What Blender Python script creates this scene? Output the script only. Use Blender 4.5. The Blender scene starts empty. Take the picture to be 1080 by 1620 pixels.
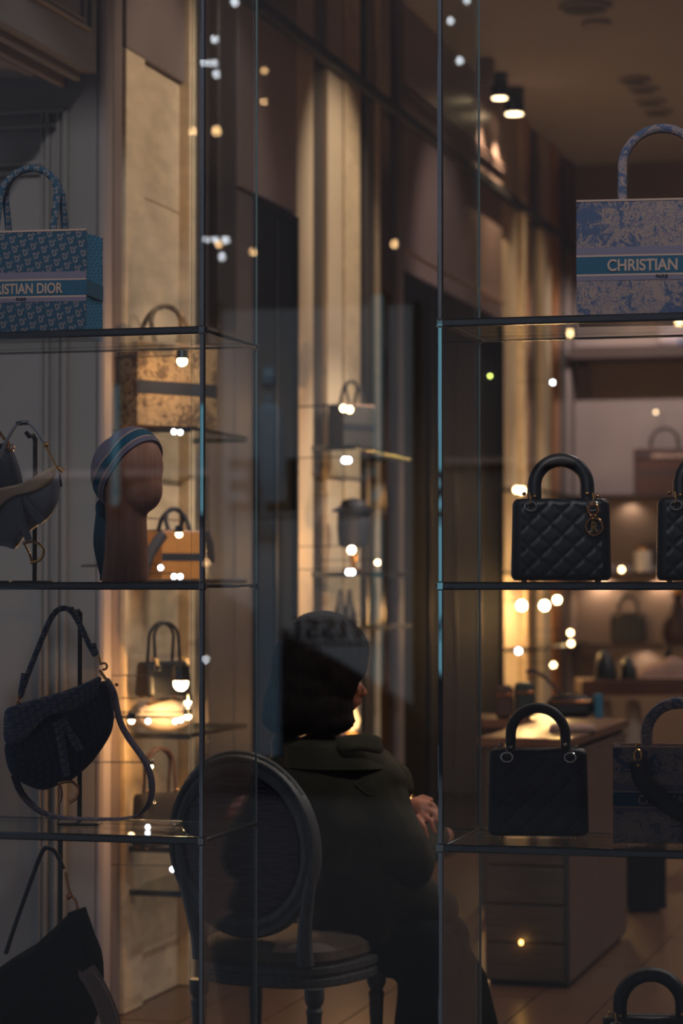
import bpy, bmesh, math, random
from math import sin, cos, tan, pi, atan, atan2, sqrt, floor, radians
from mathutils import Vector, Matrix
random.seed(7)
S = bpy.context.scene
COL = S.collection

# ------------------------------------------------------------------ camera
F = 3900.0                                   # focal length in pixels of the 1080x1620 frame
YAW = radians(15.2); PITCH = atan(115 / F)
EYE = Vector((0, 0, 1.5))
cd = bpy.data.cameras.new('camera'); cam = bpy.data.objects.new('camera', cd); COL.objects.link(cam)
cd.sensor_fit = 'VERTICAL'; cd.sensor_height = 36; cd.sensor_width = 24
cd.lens = F / 1620 * 36
cd.clip_start = .1; cd.clip_end = 200
cam.location = EYE; cam.rotation_euler = (pi / 2 + PITCH, 0, YAW)
cd.dof.use_dof = True; cd.dof.focus_distance = 6.1; cd.dof.aperture_fstop = 3.0
S.camera = cam
S.view_settings.view_transform = 'Standard'; S.view_settings.look = 'None'
S.view_settings.gamma = 1; S.view_settings.exposure = 0; S.view_settings.use_curve_mapping = False
try:
    S.cycles.max_bounces = 8; S.cycles.transparent_max_bounces = 24; S.cycles.glossy_bounces = 5; S.cycles.transmission_bounces = 4
    S.cycles.use_denoising = True; S.cycles.sample_clamp_indirect = 2.0; S.cycles.blur_glossy = .5
    S.cycles.caustics_reflective = False
except Exception: pass
w = bpy.data.worlds.new('dusk'); S.world = w; w.use_nodes = True
w.node_tree.nodes['Background'].inputs[0].default_value = (.35, .42, .55, 1)
w.node_tree.nodes['Background'].inputs[1].default_value = .3

def area(name, loc, target, sx, sy, power, col):
    l = bpy.data.lights.new(name, 'AREA'); l.shape = 'RECTANGLE'; l.size = sx; l.size_y = sy; l.energy = power; l.color = col
    o = bpy.data.objects.new(name, l); COL.objects.link(o); o.location = loc
    o.rotation_euler = (Vector(target) - Vector(loc)).to_track_quat('-Z', 'Y').to_euler(); return o
def spot(name, loc, target, power, col, ang=60, rad=0.0):
    l = bpy.data.lights.new(name, 'SPOT'); l.energy = power; l.color = col; l.spot_size = radians(ang); l.spot_blend = .8; l.shadow_soft_size = rad
    o = bpy.data.objects.new(name, l); COL.objects.link(o); o.location = loc
    o.rotation_euler = (Vector(target) - Vector(loc)).to_track_quat('-Z', 'Y').to_euler(); return o
def point(name, loc, power, col, rad=0.0):
    l = bpy.data.lights.new(name, 'POINT'); l.energy = power; l.color = col; l.shadow_soft_size = rad
    o = bpy.data.objects.new(name, l); COL.objects.link(o); o.location = loc; return o
WARM = (1, .62, .33); SOFT = (1, .8, .62)

# fill spots added under the ceiling, unseen fill lights added on the street side
for lx, ly in ((1.2, 7.4), (-.4, 8.8), (1.8, 10.2), (.2, 12), (2.2, 13.6), (.4, 15.4)):
    spot('room_fill', (lx, ly, 4.45), (lx - .3, ly, 0), 95, (1, .9, .85), 150)
area('street_fill', (-4, -1.2, 9), (-4, -4.6, 1), 9, .8, 620, (.88, .91, 1))
spot('street_fill', (-.6, .6, 6.2), (-1.75, 6, 2.15), 660, (.95, .96, 1), 72, .12)  # added to light the window bags from the front
area('street_fill', (-4, -2.5, 9.5), (-4.5, -6.9, 3), 8, .8, 420, (.8, .86, 1))  # added so the facade mirrors as haze in the pane

# ------------------------------------------------------------------ pixel helpers: where a pixel's ray meets a plane
_rot = cam.rotation_euler.to_matrix()
def ray(px, py): return _rot @ Vector(((px - 540) / F, (810 - py) / F, -1))
def atY(px, py, Y): d = ray(px, py); return EYE + d * (Y / d.y)
def atX(px, py, X): d = ray(px, py); return EYE + d * (X / d.x)
def atD(px, py, dep): return EYE + ray(px, py) * dep
def atZ(px, py, Z): d = ray(px, py); return EYE + d * ((Z - 1.5) / d.z)
XW = -3.0                                    # the long side wall
def yw(px, X=XW): return atX(px, 925, X).y   # where along that wall a column of pixels falls
def zw(px, py, X=XW): return atX(px, py, X).z

# ------------------------------------------------------------------ materials
def lin(c): return tuple(((v / 255) / 12.92 if v / 255 <= .04045 else ((v / 255 + .055) / 1.055) ** 2.4) for v in c) + (1,)
def mat(name, rgb, rough=.5, metal=0, var=.12, scale=12, bump=0, stretch=(1, 1, 1), coat=0, spec=.5, rgb2=None):
    m = bpy.data.materials.new(name); m.use_nodes = True; nt = m.node_tree; b = nt.nodes['Principled BSDF']
    tc = nt.nodes.new('ShaderNodeTexCoord'); mp = nt.nodes.new('ShaderNodeMapping'); nt.links.new(tc.outputs['Object'], mp.inputs[0])
    mp.inputs['Scale'].default_value = stretch
    n = nt.nodes.new('ShaderNodeTexNoise'); n.inputs['Scale'].default_value = scale; n.inputs['Detail'].default_value = 5
    nt.links.new(mp.outputs[0], n.inputs[0])
    r = nt.nodes.new('ShaderNodeValToRGB'); c = lin(rgb)
    c2 = lin(rgb2) if rgb2 else tuple(min(1, v * (1 + var)) for v in c[:3]) + (1,)
    c1 = c if rgb2 else tuple(v * (1 - var) for v in c[:3]) + (1,)
    r.color_ramp.elements[0].color = c1; r.color_ramp.elements[1].color = c2
    r.color_ramp.elements[0].position = .3; r.color_ramp.elements[1].position = .7
    nt.links.new(n.outputs[0], r.inputs[0]); nt.links.new(r.outputs[0], b.inputs['Base Color'])
    b.inputs['Roughness'].default_value = rough; b.inputs['Metallic'].default_value = metal
    b.inputs['Coat Weight'].default_value = coat; b.inputs['Specular IOR Level'].default_value = spec
    if bump:
        bp = nt.nodes.new('ShaderNodeBump'); bp.inputs['Strength'].default_value = bump; bp.inputs['Distance'].default_value = .004
        nt.links.new(n.outputs[0], bp.inputs['Height']); nt.links.new(bp.outputs[0], b.inputs['Normal'])
    return m
def emis(name, rgb, strength):
    m = bpy.data.materials.new(name); m.use_nodes = True; nt = m.node_tree; nt.nodes.clear()
    e = nt.nodes.new('ShaderNodeEmission'); e.inputs[0].default_value = (*rgb, 1); e.inputs[1].default_value = strength
    o = nt.nodes.new('ShaderNodeOutputMaterial'); nt.links.new(e.outputs[0], o.inputs[0]); return m
def glass(name, tint=(1, 1, 1), refl=2.0, rough=0.0):
    m = bpy.data.materials.new(name); m.use_nodes = True; nt = m.node_tree; nt.nodes.clear()
    t = nt.nodes.new('ShaderNodeBsdfTransparent'); t.inputs[0].default_value = (*tint, 1)
    g = nt.nodes.new('ShaderNodeBsdfGlossy'); g.inputs['Roughness'].default_value = rough
    f = nt.nodes.new('ShaderNodeFresnel'); f.inputs[0].default_value = 1.5
    mu = nt.nodes.new('ShaderNodeMath'); mu.operation = 'MULTIPLY'; mu.use_clamp = True; mu.inputs[1].default_value = refl
    nt.links.new(f.outputs[0], mu.inputs[0])
    mx = nt.nodes.new('ShaderNodeMixShader'); o = nt.nodes.new('ShaderNodeOutputMaterial')
    nt.links.new(mu.outputs[0], mx.inputs[0]); nt.links.new(t.outputs[0], mx.inputs[1]); nt.links.new(g.outputs[0], mx.inputs[2])
    nt.links.new(mx.outputs[0], o.inputs[0]); return m

class Nodes:                                  # small arithmetic on node sockets, for the printed patterns
    def __init__(s, nt): s.nt = nt
    def op(s, o, a, b=None, c=None):
        n = s.nt.nodes.new('ShaderNodeMath'); n.operation = o
        for i, v in enumerate((a, b, c)):
            if v is None: continue
            if isinstance(v, (int, float)): n.inputs[i].default_value = v
            else: s.nt.links.new(v, n.inputs[i])
        return n.outputs[0]
def cloth(name, ca, cb, kind, size=.024, rough=.85, warm=None):
    """woven print: kind 'oblique' (slanted rows of round letter shapes) or 'toile' (engraved foliage)"""
    m = bpy.data.materials.new(name); m.use_nodes = True; nt = m.node_tree; b = nt.nodes['Principled BSDF']; N = Nodes(nt)
    tc = nt.nodes.new('ShaderNodeTexCoord'); sp = nt.nodes.new('ShaderNodeSeparateXYZ'); nt.links.new(tc.outputs['Object'], sp.inputs[0])
    x = N.op('ADD', sp.outputs[0], N.op('MULTIPLY', sp.outputs[1], 1.0)); z = sp.outputs[2]
    if kind == 'oblique':
        u = N.op('DIVIDE', N.op('ADD', x, N.op('MULTIPLY', z, .25)), size); row = N.op('DIVIDE', z, size * .95)
        fl = N.op('FLOOR', u); v = N.op('ADD', row, N.op('MULTIPLY', fl, .37))
        fu = N.op('SUBTRACT', N.op('FRACT', u), .5); fv = N.op('SUBTRACT', N.op('FRACT', v), .5)
        r = N.op('SQRT', N.op('ADD', N.op('POWER', N.op('ADD', fu, .08), 2), N.op('POWER', fv, 2)))
        ring = N.op('MULTIPLY', N.op('LESS_THAN', N.op('ABSOLUTE', N.op('SUBTRACT', r, .25)), .085), N.op('GREATER_THAN', fu, -.16))
        bar = N.op('MULTIPLY', N.op('LESS_THAN', N.op('ABSOLUTE', N.op('ADD', fu, .18)), .06), N.op('LESS_THAN', N.op('ABSOLUTE', fv), .33))
        r2 = N.op('SQRT', N.op('ADD', N.op('POWER', N.op('SUBTRACT', fu, .36), 2), N.op('POWER', N.op('SUBTRACT', fv, .3), 2)))
        dot = N.op('LESS_THAN', N.op('ABSOLUTE', N.op('SUBTRACT', r2, .09)), .04)
        fac = N.op('MAXIMUM', N.op('MAXIMUM', ring, bar), dot)
    else:
        no = nt.nodes.new('ShaderNodeTexNoise'); no.inputs['Scale'].default_value = 0.62 / size; no.inputs['Detail'].default_value = 7; no.inputs['Roughness'].default_value = .62; no.inputs['Distortion'].default_value = 1.6
        nt.links.new(tc.outputs['Object'], no.inputs[0])
        n2 = nt.nodes.new('ShaderNodeTexNoise'); n2.inputs['Scale'].default_value = .2 / size; n2.inputs['Detail'].default_value = 3; nt.links.new(tc.outputs['Object'], n2.inputs[0])
        s_ = N.op('ADD', N.op('MULTIPLY', no.outputs[0], .75), N.op('MULTIPLY', n2.outputs[0], .5))
        # engraved lines: thin contour bands of the noise
        bands = N.op('PINGPONG', N.op('MULTIPLY', s_, 13.0), .5)
        fac = N.op('MULTIPLY', N.op('MAXIMUM', N.op('GREATER_THAN', s_, .675), N.op('MULTIPLY', N.op('GREATER_THAN', bands, .36), N.op('GREATER_THAN', s_, .55))), 1)
    r = nt.nodes.new('ShaderNodeMixRGB'); r.inputs[1].default_value = lin(ca); r.inputs[2].default_value = lin(cb)
    nt.links.new(fac, r.inputs[0]); nt.links.new(r.outputs[0], b.inputs['Base Color'])
    b.inputs['Roughness'].default_value = rough; b.inputs['Specular IOR Level'].default_value = .2
    wv = nt.nodes.new('ShaderNodeTexNoise'); wv.inputs['Scale'].default_value = 900; nt.links.new(tc.outputs['Object'], wv.inputs[0])
    bp = nt.nodes.new('ShaderNodeBump'); bp.inputs['Strength'].default_value = .3; bp.inputs['Distance'].default_value = .001
    nt.links.new(wv.outputs[0], bp.inputs['Height']); nt.links.new(bp.outputs[0], b.inputs['Normal'])
    return m

MT = dict(
    chrome=mat('polished_chrome', (158, 164, 168), .015, 1, .02),
    rail=mat('dark_steel', (88, 94, 98), .22, 1, .05),
    brass=mat('pale_gold_metal', (235, 180, 110), .2, 1, .03),
    brass_d=mat('aged_gold', (215, 150, 100), .25, 1, .1),
    silver=mat('silver_metal', (215, 210, 200), .18, 1, .02),
    leather=mat('black_lambskin', (22, 24, 29), .42, 0, .1, 60, .08, spec=.45),
    leather_n=mat('midnight_leather', (24, 28, 40), .5, 0, .1, 60, .08),
    leather_o=mat('dark_matte_calfskin', (44, 42, 42), .55, 0, .1, 60, .06),
    grey_leather=mat('grey_calfskin', (150, 152, 162), .5, 0, .05, 40, .05),
    sand_leather=mat('pale_sand_calfskin', (252, 216, 180), .5, 0, .05, 40, .05),
    navy=mat('navy_leather', (22, 27, 42), .6, 0, .1, 40, .05),
    wood_head=mat('turned_wood', (188, 130, 104), .62, 0, .16, 9, .05, (8, 8, .7), spec=.35),
    travertine=mat('cream_travertine', (212, 190, 158), .55, 0, .14, 5, .1, (1.5, 1.5, 4)),
    cream=mat('cream_plaster', (205, 186, 160), .6, 0, .06, 3),
    mauve=mat('mauve_grey_paint', (122, 108, 104), .6, 0, .06, 3, spec=.3),
    brownwall=mat('taupe_lacquer_wall', (146, 126, 122), .35, 0, .07, 1.5, spec=.4),
    paint=mat('pearl_grey_paint', (150, 143, 138), .55, 0, .05, 2, spec=.3),
    paint_e=mat('pale_rose_grey_paint', (160, 148, 146), .5, 0, .05, 2),
    ceil=mat('ceiling_paint', (160, 156, 160), .7, 0, .05, 1.5),
    groove=mat('black_shadow_gap', (20, 20, 22), .6),
    blacklac=mat('black_lacquer', (17, 18, 20), .85, 0, .1, 2, spec=.08),
    mirror=mat('bronze_mirror', (120, 100, 84), .16, 1, .08, 1.5, stretch=(1, 1, .15)),
    mirror_d=mat('smoked_mirror', (104, 98, 94), .36, .6, .12, 2, stretch=(1, 1, .15)),
    gold=mat('gilded_glass', (225, 160, 80), .3, 1, .2, 6, .2, (1, 1, .2)),
    oak=mat('oak_plank', (84, 60, 45), .3, 0, .16, 6, .08, (9, .5, 1), spec=.5),
    darkoak=mat('smoked_oak', (56, 46, 38), .45, 0, .3, 9, .1, (.6, .6, 14)),
    sideoak=mat('brown_oak_veneer', (88, 68, 56), .45, 0, .12, 8, .05, (.6, .6, 6)),
    tabletop=mat('walnut_top', (92, 62, 46), .3, 0, .2, 8, .05, (1, 8, 1)),
    chairpaint=mat('blue_grey_painted_wood', (96, 98, 98), .45, 0, .2, 14, .15, (6, 6, 1)),
    chairback=mat('dark_ribbed_velvet', (88, 78, 92), .7, 0, .25, 24, .5, (1, 1, 9)),
    seatfab=mat('taupe_upholstery', (112, 96, 82), .8, 0, .1, 60, .2),
    olive=mat('olive_canvas', (62, 57, 44), .85, 0, .12, 14, .2, spec=.15),
    trousers=mat('black_wool', (16, 17, 20), .9, 0, .1, 50, .1, spec=.1),
    hair=mat('dark_brown_hair', (30, 20, 16), .75, 0, .4, 30, .5, (6, 6, .6), spec=.15),
    knit=mat('lilac_grey_knit', (84, 78, 84), .95, 0, .18, 60, .8, (3, 3, 1), spec=.1),
    skin=mat('skin', (190, 118, 88), .5, 0, .06, 20),
    shoe=mat('black_shoe_leather', (14, 14, 16), .3),
    oblq=cloth('blue_letter_weave', (48, 84, 108), (140, 130, 132), 'oblique', .026),
    oblq_l=cloth('bright_blue_letter_weave', (38, 118, 158), (96, 150, 180), 'oblique', .018),
    oblq_s=cloth('slate_letter_weave', (92, 106, 132), (158, 148, 150), 'oblique', .02),
    oblq_d=cloth('dark_blue_letter_weave', (50, 62, 86), (76, 84, 102), 'oblique', .02),
    strapcl=cloth('lavender_letter_weave', (96, 98, 122), (140, 118, 120), 'oblique', .016),
    toile=cloth('blue_toile_print', (172, 146, 138), (84, 98, 130), 'toile', .02),
    toile_d=cloth('slate_toile_print', (196, 170, 162), (96, 110, 138), 'toile', .02),
    toile_b=cloth('brown_toile_print', (150, 128, 100), (84, 70, 58), 'toile', .02),
    lilac=mat('lilac_band_cloth', (134, 124, 144), .9, 0, .05, 200),
    blueband=mat('petrol_blue_band', (34, 92, 120), .85, 0, .05, 200),
    creamline=mat('rose_cream_thread', (206, 172, 156), .9, 0, .05, 200),
    navyband=mat('dark_navy_band', (24, 30, 44), .9, 0, .05, 200),
    tanbag=mat('caramel_leather', (168, 118, 62), .5, 0, .1, 30),
    brownbag=mat('rust_brown_embroidery', (66, 36, 25), .8, 0, .25, 40, .1),
    brownbag_d=mat('dark_brown_trim', (50, 30, 24), .7),
    creambag=mat('cream_leather', (205, 190, 172), .45, 0, .05, 30),
    pinkcloth=mat('rose_taupe_cloth', (140, 112, 104), .9, 0, .1, 20, .2),
    darkgreen=mat('dark_green_leather', (34, 44, 42), .4),
    white=mat('off_white_porcelain', (200, 190, 178), .4),
    plaster_dark=mat('rendered_facade', (92, 90, 94), .9, 0, .1, 1.5),
    stonebrown=mat('brown_stone_cladding', (84, 74, 70), .8, 0, .1, 2),
    pave=mat('pale_paving', (78, 78, 80), .8, 0, .2, 20, .2),
    letterblk=mat('black_vinyl', (10, 10, 11), .5),
    manq=mat('pale_blue_satin', (150, 185, 205), .5, 0, .05, 8),
    fringe=mat('black_suede', (22, 24, 28), .95, 0, .2, 80, .2, spec=.1),
    taupeband=mat('taupe_webbing', (190, 165, 158), .9),
)
MT['glass'] = glass('clear_shelf_glass', (.96, .985, .98), .45)
MT['pane'] = glass('shop_window_glass', (.985, .99, .99), 1.15)
MT['glass_edge'] = mat('glass_edge_green', (112, 132, 132), .15, 0, .05, spec=.8)
E_W = emis('warm_bulb', (1, .62, .28), 26); E_C = emis('cool_bulb', (.85, .93, 1), 22); E_WW = emis('warm_glow_bulb', (1, .66, .3), 60)

# ------------------------------------------------------------------ mesh helpers
class MB:
    def __init__(s): s.v = []; s.f = []; s.mi = []; s.cur = 0
    def add(s, vs, fs):
        o = len(s.v); s.v += [tuple(v) for v in vs]; s.f += [tuple(i + o for i in f) for f in fs]; s.mi += [s.cur] * len(fs); return s
    def box(s, c, d, rz=0, bev=0):
        hx, hy, hz = d[0] / 2, d[1] / 2, d[2] / 2; c = Vector(c)
        if bev:
            k = min(bev, hx * .9, hy * .9, hz * .9); rings = []
            for z, ins in ((-hz, k), (-hz + k, 0), (hz - k, 0), (hz, k)):
                x, y = hx - ins, hy - ins; cc = min(k, x * .9, y * .9)
                rings.append([(x, -y + cc, z), (x, y - cc, z), (x - cc, y, z), (-x + cc, y, z), (-x, y - cc, z), (-x, -y + cc, z), (-x + cc, -y, z), (x - cc, -y, z)])
            R = Matrix.Rotation(rz, 3, 'Z'); return s.loft([[c + R @ Vector(p) for p in r] for r in rings])
        R = Matrix.Rotation(rz, 3, 'Z')
        vs = [c + R @ Vector((sx * hx, sy * hy, sz * hz)) for sz in (-1, 1) for sx, sy in ((-1, -1), (1, -1), (1, 1), (-1, 1))]
        return s.add(vs, [(3, 2, 1, 0), (4, 5, 6, 7), (0, 1, 5, 4), (1, 2, 6, 5), (2, 3, 7, 6), (3, 0, 4, 7)])
    def loft(s, rings, cap=True, closed=True):
        n = len(rings[0]); vs = [p for r in rings for p in r]; fs = []
        for i in range(len(rings) - 1):
            for j in range(n if closed else n - 1):
                k = (j + 1) % n; fs.append((i * n + j, i * n + k, (i + 1) * n + k, (i + 1) * n + j))
        if cap: fs.append(tuple(reversed(range(n)))); fs.append(tuple((len(rings) - 1) * n + j for j in range(n)))
        return s.add(vs, fs)
    def tube(s, path, r, n=10, flat=None, up=None, closed=False):
        """swept tube; r number or list; flat=(width, thickness) for straps with width along UP"""
        P = [Vector(p) for p in path]; m = len(P); rings = []; u = Vector(up) if up else None; prev = None
        for i, p in enumerate(P):
            t = (P[(i + 1) % m] - P[i - 1]) if closed else (P[min(i + 1, m - 1)] - P[max(i - 1, 0)])
            if t.length < 1e-9: t = Vector((0, 0, 1))
            t.normalize()
            if u is not None: a = u - t * u.dot(t)
            elif prev is None: a = t.orthogonal()
            else: a = prev - t * prev.dot(t)
            if a.length < 1e-6: a = t.orthogonal()
            a.normalize(); prev = a; b = t.cross(a)
            ri = r[i] if isinstance(r, (list, tuple)) else r
            wa, wb = (flat[0] / 2, flat[1] / 2) if flat else (ri, ri)
            rings.append([p + a * (cos(2 * pi * k / n) * wa) + b * (sin(2 * pi * k / n) * wb) for k in range(n)])
        if closed: rings.append(rings[0]); return s.loft(rings, cap=False)
        return s.loft(rings)
    def lathe(s, prof, c=(0, 0, 0), n=20, sx=1, sy=1):
        c = Vector(c); return s.loft([[c + Vector((max(r, 1e-4) * cos(2 * pi * k / n) * sx, max(r, 1e-4) * sin(2 * pi * k / n) * sy, z)) for k in range(n)] for r, z in prof])
    def sphere(s, c, r, n=14, m=9, R=None):
        c = Vector(c); r = (r, r, r) if isinstance(r, (int, float)) else r; rings = []
        for i in range(m + 1):
            a = pi * i / m - pi / 2; q = max(cos(a), 1e-3)
            ring = [Vector((q * cos(2 * pi * k / n) * r[0], q * sin(2 * pi * k / n) * r[1], sin(a) * r[2])) for k in range(n)]
            rings.append([c + (R @ p if R else p) for p in ring])
        return s.loft(rings)
    def cap(s, a, b, ra, rb, n=12):
        a = Vector(a); b = Vector(b); t = (b - a); L = t.length; t = t / max(L, 1e-6); u = t.orthogonal().normalized(); v = t.cross(u); rings = []
        for i in range(5):
            q = pi / 2 * (1 - i / 4); rings.append((a - t * ra * sin(q), max(ra * cos(q), 1e-4)))
        for i in range(5):
            q = pi / 2 * i / 4; rings.append((b + t * rb * sin(q), max(rb * cos(q), 1e-4)))
        return s.loft([[p + (u * cos(2 * pi * k / n) + v * sin(2 * pi * k / n)) * r for k in range(n)] for p, r in rings])
    def pillow(s, out, th, steps=5, sub=1, back=True, y0=0):
        """rounded slab from a 2D outline (x,z): domed front and back"""
        pts = [Vector((x, z)) for x, z in out]; c = sum(pts, Vector((0, 0))) / len(pts)
        rings = []
        ks = [i / steps for i in range(steps + 1)]
        seq = [(-1, t) for t in reversed(ks)] + [(1, t) for t in ks[1:]]
        for sg, t in seq:                      # t=0 rim, 1 centre
            sc = 1 - .93 * t ** 1.6; dep = sin(min(1, t * 1.6) * pi / 2) if t > 0 else 0
            rings.append([Vector((c.x + (p.x - c.x) * sc, y0 + sg * th / 2 * dep, c.y + (p.y - c.y) * sc)) for p in pts])
        return s.loft(rings)
    def mesh(s, name, mats, smooth=True, ang=35):
        me = bpy.data.meshes.new(name); me.from_pydata(s.v, [], s.f); me.update()
        bm = bmesh.new(); bm.from_mesh(me); bmesh.ops.recalc_face_normals(bm, faces=bm.faces); bm.to_mesh(me); bm.free()
        for m in (mats if isinstance(mats, (list, tuple)) else [mats]): me.materials.append(m)
        for p, i in zip(me.polygons, s.mi): p.material_index = i
        if smooth:
            me.shade_smooth()
            try: me.set_sharp_from_angle(angle=radians(ang))
            except Exception: pass
        return me
def put(name, mb, m, parent=None, smooth=True, label=None, kind=None, ang=35):
    me = mb if isinstance(mb, bpy.types.Mesh) else mb.mesh(name, m, smooth, ang)
    o = bpy.data.objects.new(name, me); COL.objects.link(o)
    if parent: o.parent = parent
    if label: o['label'] = label
    if kind: o['kind'] = kind
    return o
def tag(o, label, cat, group=None):
    o['label'] = label; o['category'] = cat
    if group: o['group'] = group
    return o
def thing(name, label, cat, loc=(0, 0, 0), rz=0, group=None):
    o = bpy.data.objects.new(name, None); COL.objects.link(o); o.location = loc; o.rotation_euler = (0, 0, rz); o.empty_display_size = .1
    return tag(o, label, cat, group)
def struct(name, mb, m, parent=None, smooth=False):
    return put(name, mb, m, parent, smooth, kind=None if parent else 'structure')
def copy_tree(o, parent=None):
    c = o.copy(); COL.objects.link(c); c.parent = parent
    for ch in list(o.children): copy_tree(ch, c)
    return c
def box(c, d, rz=0, bev=0): return MB().box(c, d, rz, bev)
def remeshed(mb, name, m, voxel, smooth=4):
    me = mb.mesh(name, m); o = bpy.data.objects.new(name, me); COL.objects.link(o)
    r = o.modifiers.new('r', 'REMESH'); r.mode = 'VOXEL'; r.voxel_size = voxel; r.use_smooth_shade = True
    if smooth:
        q = o.modifiers.new('s', 'SMOOTH'); q.factor = .5; q.iterations = smooth
    bpy.context.view_layer.update(); dg = bpy.context.evaluated_depsgraph_get()
    out = bpy.data.meshes.new_from_object(o.evaluated_get(dg)); out.name = name
    bpy.data.objects.remove(o); out.materials.clear(); out.materials.append(m); out.shade_smooth(); return out
def textmesh(s, size, m, narrow=.72, depth=.0012, bold=.0, spacing=1.0):
    cu = bpy.data.curves.new('t', 'FONT'); cu.body = s; cu.size = size; cu.extrude = depth / 2; cu.offset = bold; cu.align_x = 'CENTER'; cu.space_character = spacing
    o = bpy.data.objects.new('t', cu); COL.objects.link(o); bpy.context.view_layer.update()
    me = bpy.data.meshes.new_from_object(o.evaluated_get(bpy.context.evaluated_depsgraph_get())); bpy.data.objects.remove(o)
    me.transform(Matrix.Rotation(pi / 2, 4, 'X') @ Matrix.Diagonal((narrow, 1, 1, 1))); me.materials.clear(); me.materials.append(m); return me
def arch(w_, h, n=24, power=1.0, y=0, z0=0, lean=0):
    """handle path: two legs and a round top, w_ between leg axes, h to the axis top"""
    r = w_ / 2; pts = []; straight = max(h - r, 0)
    ry = min(h, r)
    for i in range(5): pts.append(Vector((-r, y + lean * (straight * i / 5) / h, z0 + straight * i / 5)))
    for i in range(n + 1):
        a = pi - pi * i / n; zz = straight + ry * sin(a); pts.append(Vector((r * cos(a), y + lean * zz / h, z0 + zz)))
    for i in range(4, -1, -1): pts.append(Vector((r, y + lean * (straight * i / 5) / h, z0 + straight * i / 5)))
    return pts

# ================================================================== SHOP SHELL
XR = 4.2; YG = 4.75; YB = 17.4; ZC = 4.5
fl = struct('floor', box((.6, 11.1, -.06), (7.3, 12.9, .1)), MT['groove'])
pw, pl_ = .27, 2.46
plank_me = box((0, 0, 0), (pw - .006, 1, .02)).mesh('plank', MT['oak'], False)
for i in range(27):
    ys = [4.7, 4.7 + .9 + pl_ / 3 * (i % 3)]
    while ys[-1] + pl_ < 17.2: ys.append(ys[-1] + pl_)
    ys.append(17.4)
    for ya, yb in zip(ys, ys[1:]):
        o = bpy.data.objects.new('plank', plank_me); COL.objects.link(o); o.parent = fl
        o.location = (-2.9 + pw * i, (ya + yb) / 2, -.01 + random.uniform(-.0006, .0006)); o.scale = (1, yb - ya - .006, 1)
struct('ceiling', box((.6, 11.1, ZC + .06), (7.4, 13.0, .12)), MT['ceil'])
wl = struct('wall_left', box((XW - .2, (7.9 + YB) / 2, ZC / 2), (.3, YB - 7.9, ZC)), MT['brownwall'])
struct('wall_right', box((XR + .05, 11.1, ZC / 2), (.1, 12.8, ZC)), MT['brownwall'])
wb = struct('wall_back', box((.6, YB + .1, ZC / 2), (7.2, .2, ZC)), MT['mauve'])

def seg(name, px0, px1, m, off=0.0, z0=0, z1=ZC, th=.05, dz=None):
    y0, y1 = yw(px0), yw(px1); zz0, zz1 = z0, z1
    return struct(name, box((XW + off - th / 2, (y0 + y1) / 2, (zz0 + zz1) / 2), (th, y1 - y0 - .004, zz1 - zz0 - .003), 0, .003), MT[m], wl)
ZD = zw(640, 432)        # door head height
ZB = zw(690, 235)        # dark shadow line
ZN = zw(300, 137)        # top of the first niche's stone
for a, b_, m, off in ((166, 171, 'paint_e', .01), (171, 182, 'brownwall', -.02), (182, 196, 'mauve', -.01), (196, 226, 'travertine', .005)):
    seg('pilaster_panel' if m != 'travertine' else 'stone_panel', a, b_, m, off, 0, ZN if m == 'travertine' else ZC)
# stone slabs of the lit niche, laid one above another
zs = [0, .58, 1.16, 1.74, 2.32, 2.9, ZN]
for k in range(6): seg('stone_panel', 228, 291, 'travertine', -.02, zs[k], zs[k + 1])
seg('frieze_panel', 196, 226, 'mauve', .005, ZN, ZC); seg('frieze_panel', 228, 291, 'mauve', .0, ZN, ZC)
seg('stone_panel', 291, 301, 'travertine', .02)
seg('mirror_panel', 301, 330, 'mirror_d', 0, 0, ZC); seg('mauve_panel', 331, 344, 'mauve', 0, 0, 2.5); seg('mirror_panel', 331, 344, 'mirror', 0, 2.5, ZC); seg('mauve_panel', 345, 374, 'mauve', -.01, 0, 2.5); seg('mirror_panel', 345, 374, 'mirror_d', 0, 2.5, ZB); seg('mauve_panel', 375, 404, 'mauve', -.01, 0, ZD)
seg('lacquer_panel', 375, 469, 'brownwall', .0, ZD + .01, ZB)
seg('lacquer_panel', 345, 409, 'brownwall', .0, ZB + .05, ZC); seg('lacquer_panel', 410, 469, 'mirror_d', .0, ZB + .05, ZC)
for a, b_, m, off, z1 in ((470, 499, 'cream', -.01, ZC), (500, 521, 'mirror_d', -.03, ZC), (522, 545, 'cream', -.01, ZC), (546, 570, 'travertine', .0, ZC),
                      (571, 578, 'mirror_d', -.02, ZC), (579, 592, 'mirror_d', .0, ZC), (593, 599, 'travertine', .01, ZC), (600, 626, 'mirror', -.01, ZC), (627, 636, 'mauve', .012, ZC)):
    seg('stone_panel' if m in ('travertine', 'cream') else 'mirror_panel' if 'mirror' in m else 'mauve_panel', a, b_, m, off, 0, z1)
for a, b_ in ((637, 700), (701, 795)):
    seg('lacquer_panel', a, b_, 'brownwall', 0, ZD + .01, ZB); seg('lacquer_panel', a, b_, 'brownwall', 0, ZB + .05, ZC)
struct('trim_1', box((XW + .0, (yw(400) + yw(905)) / 2, ZB + .024), (.07, yw(905) - yw(400), .045)), MT['groove'])
# thin mouldings on the wall above the doors
for k, zz in enumerate((ZB + .16, ZB + .2, ZD + .12)):
    struct('moulding', box((XW + .01, (yw(637) + yw(795)) / 2, zz), (.02, yw(795) - yw(637), .012)), MT['brownwall'], wl)
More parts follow.
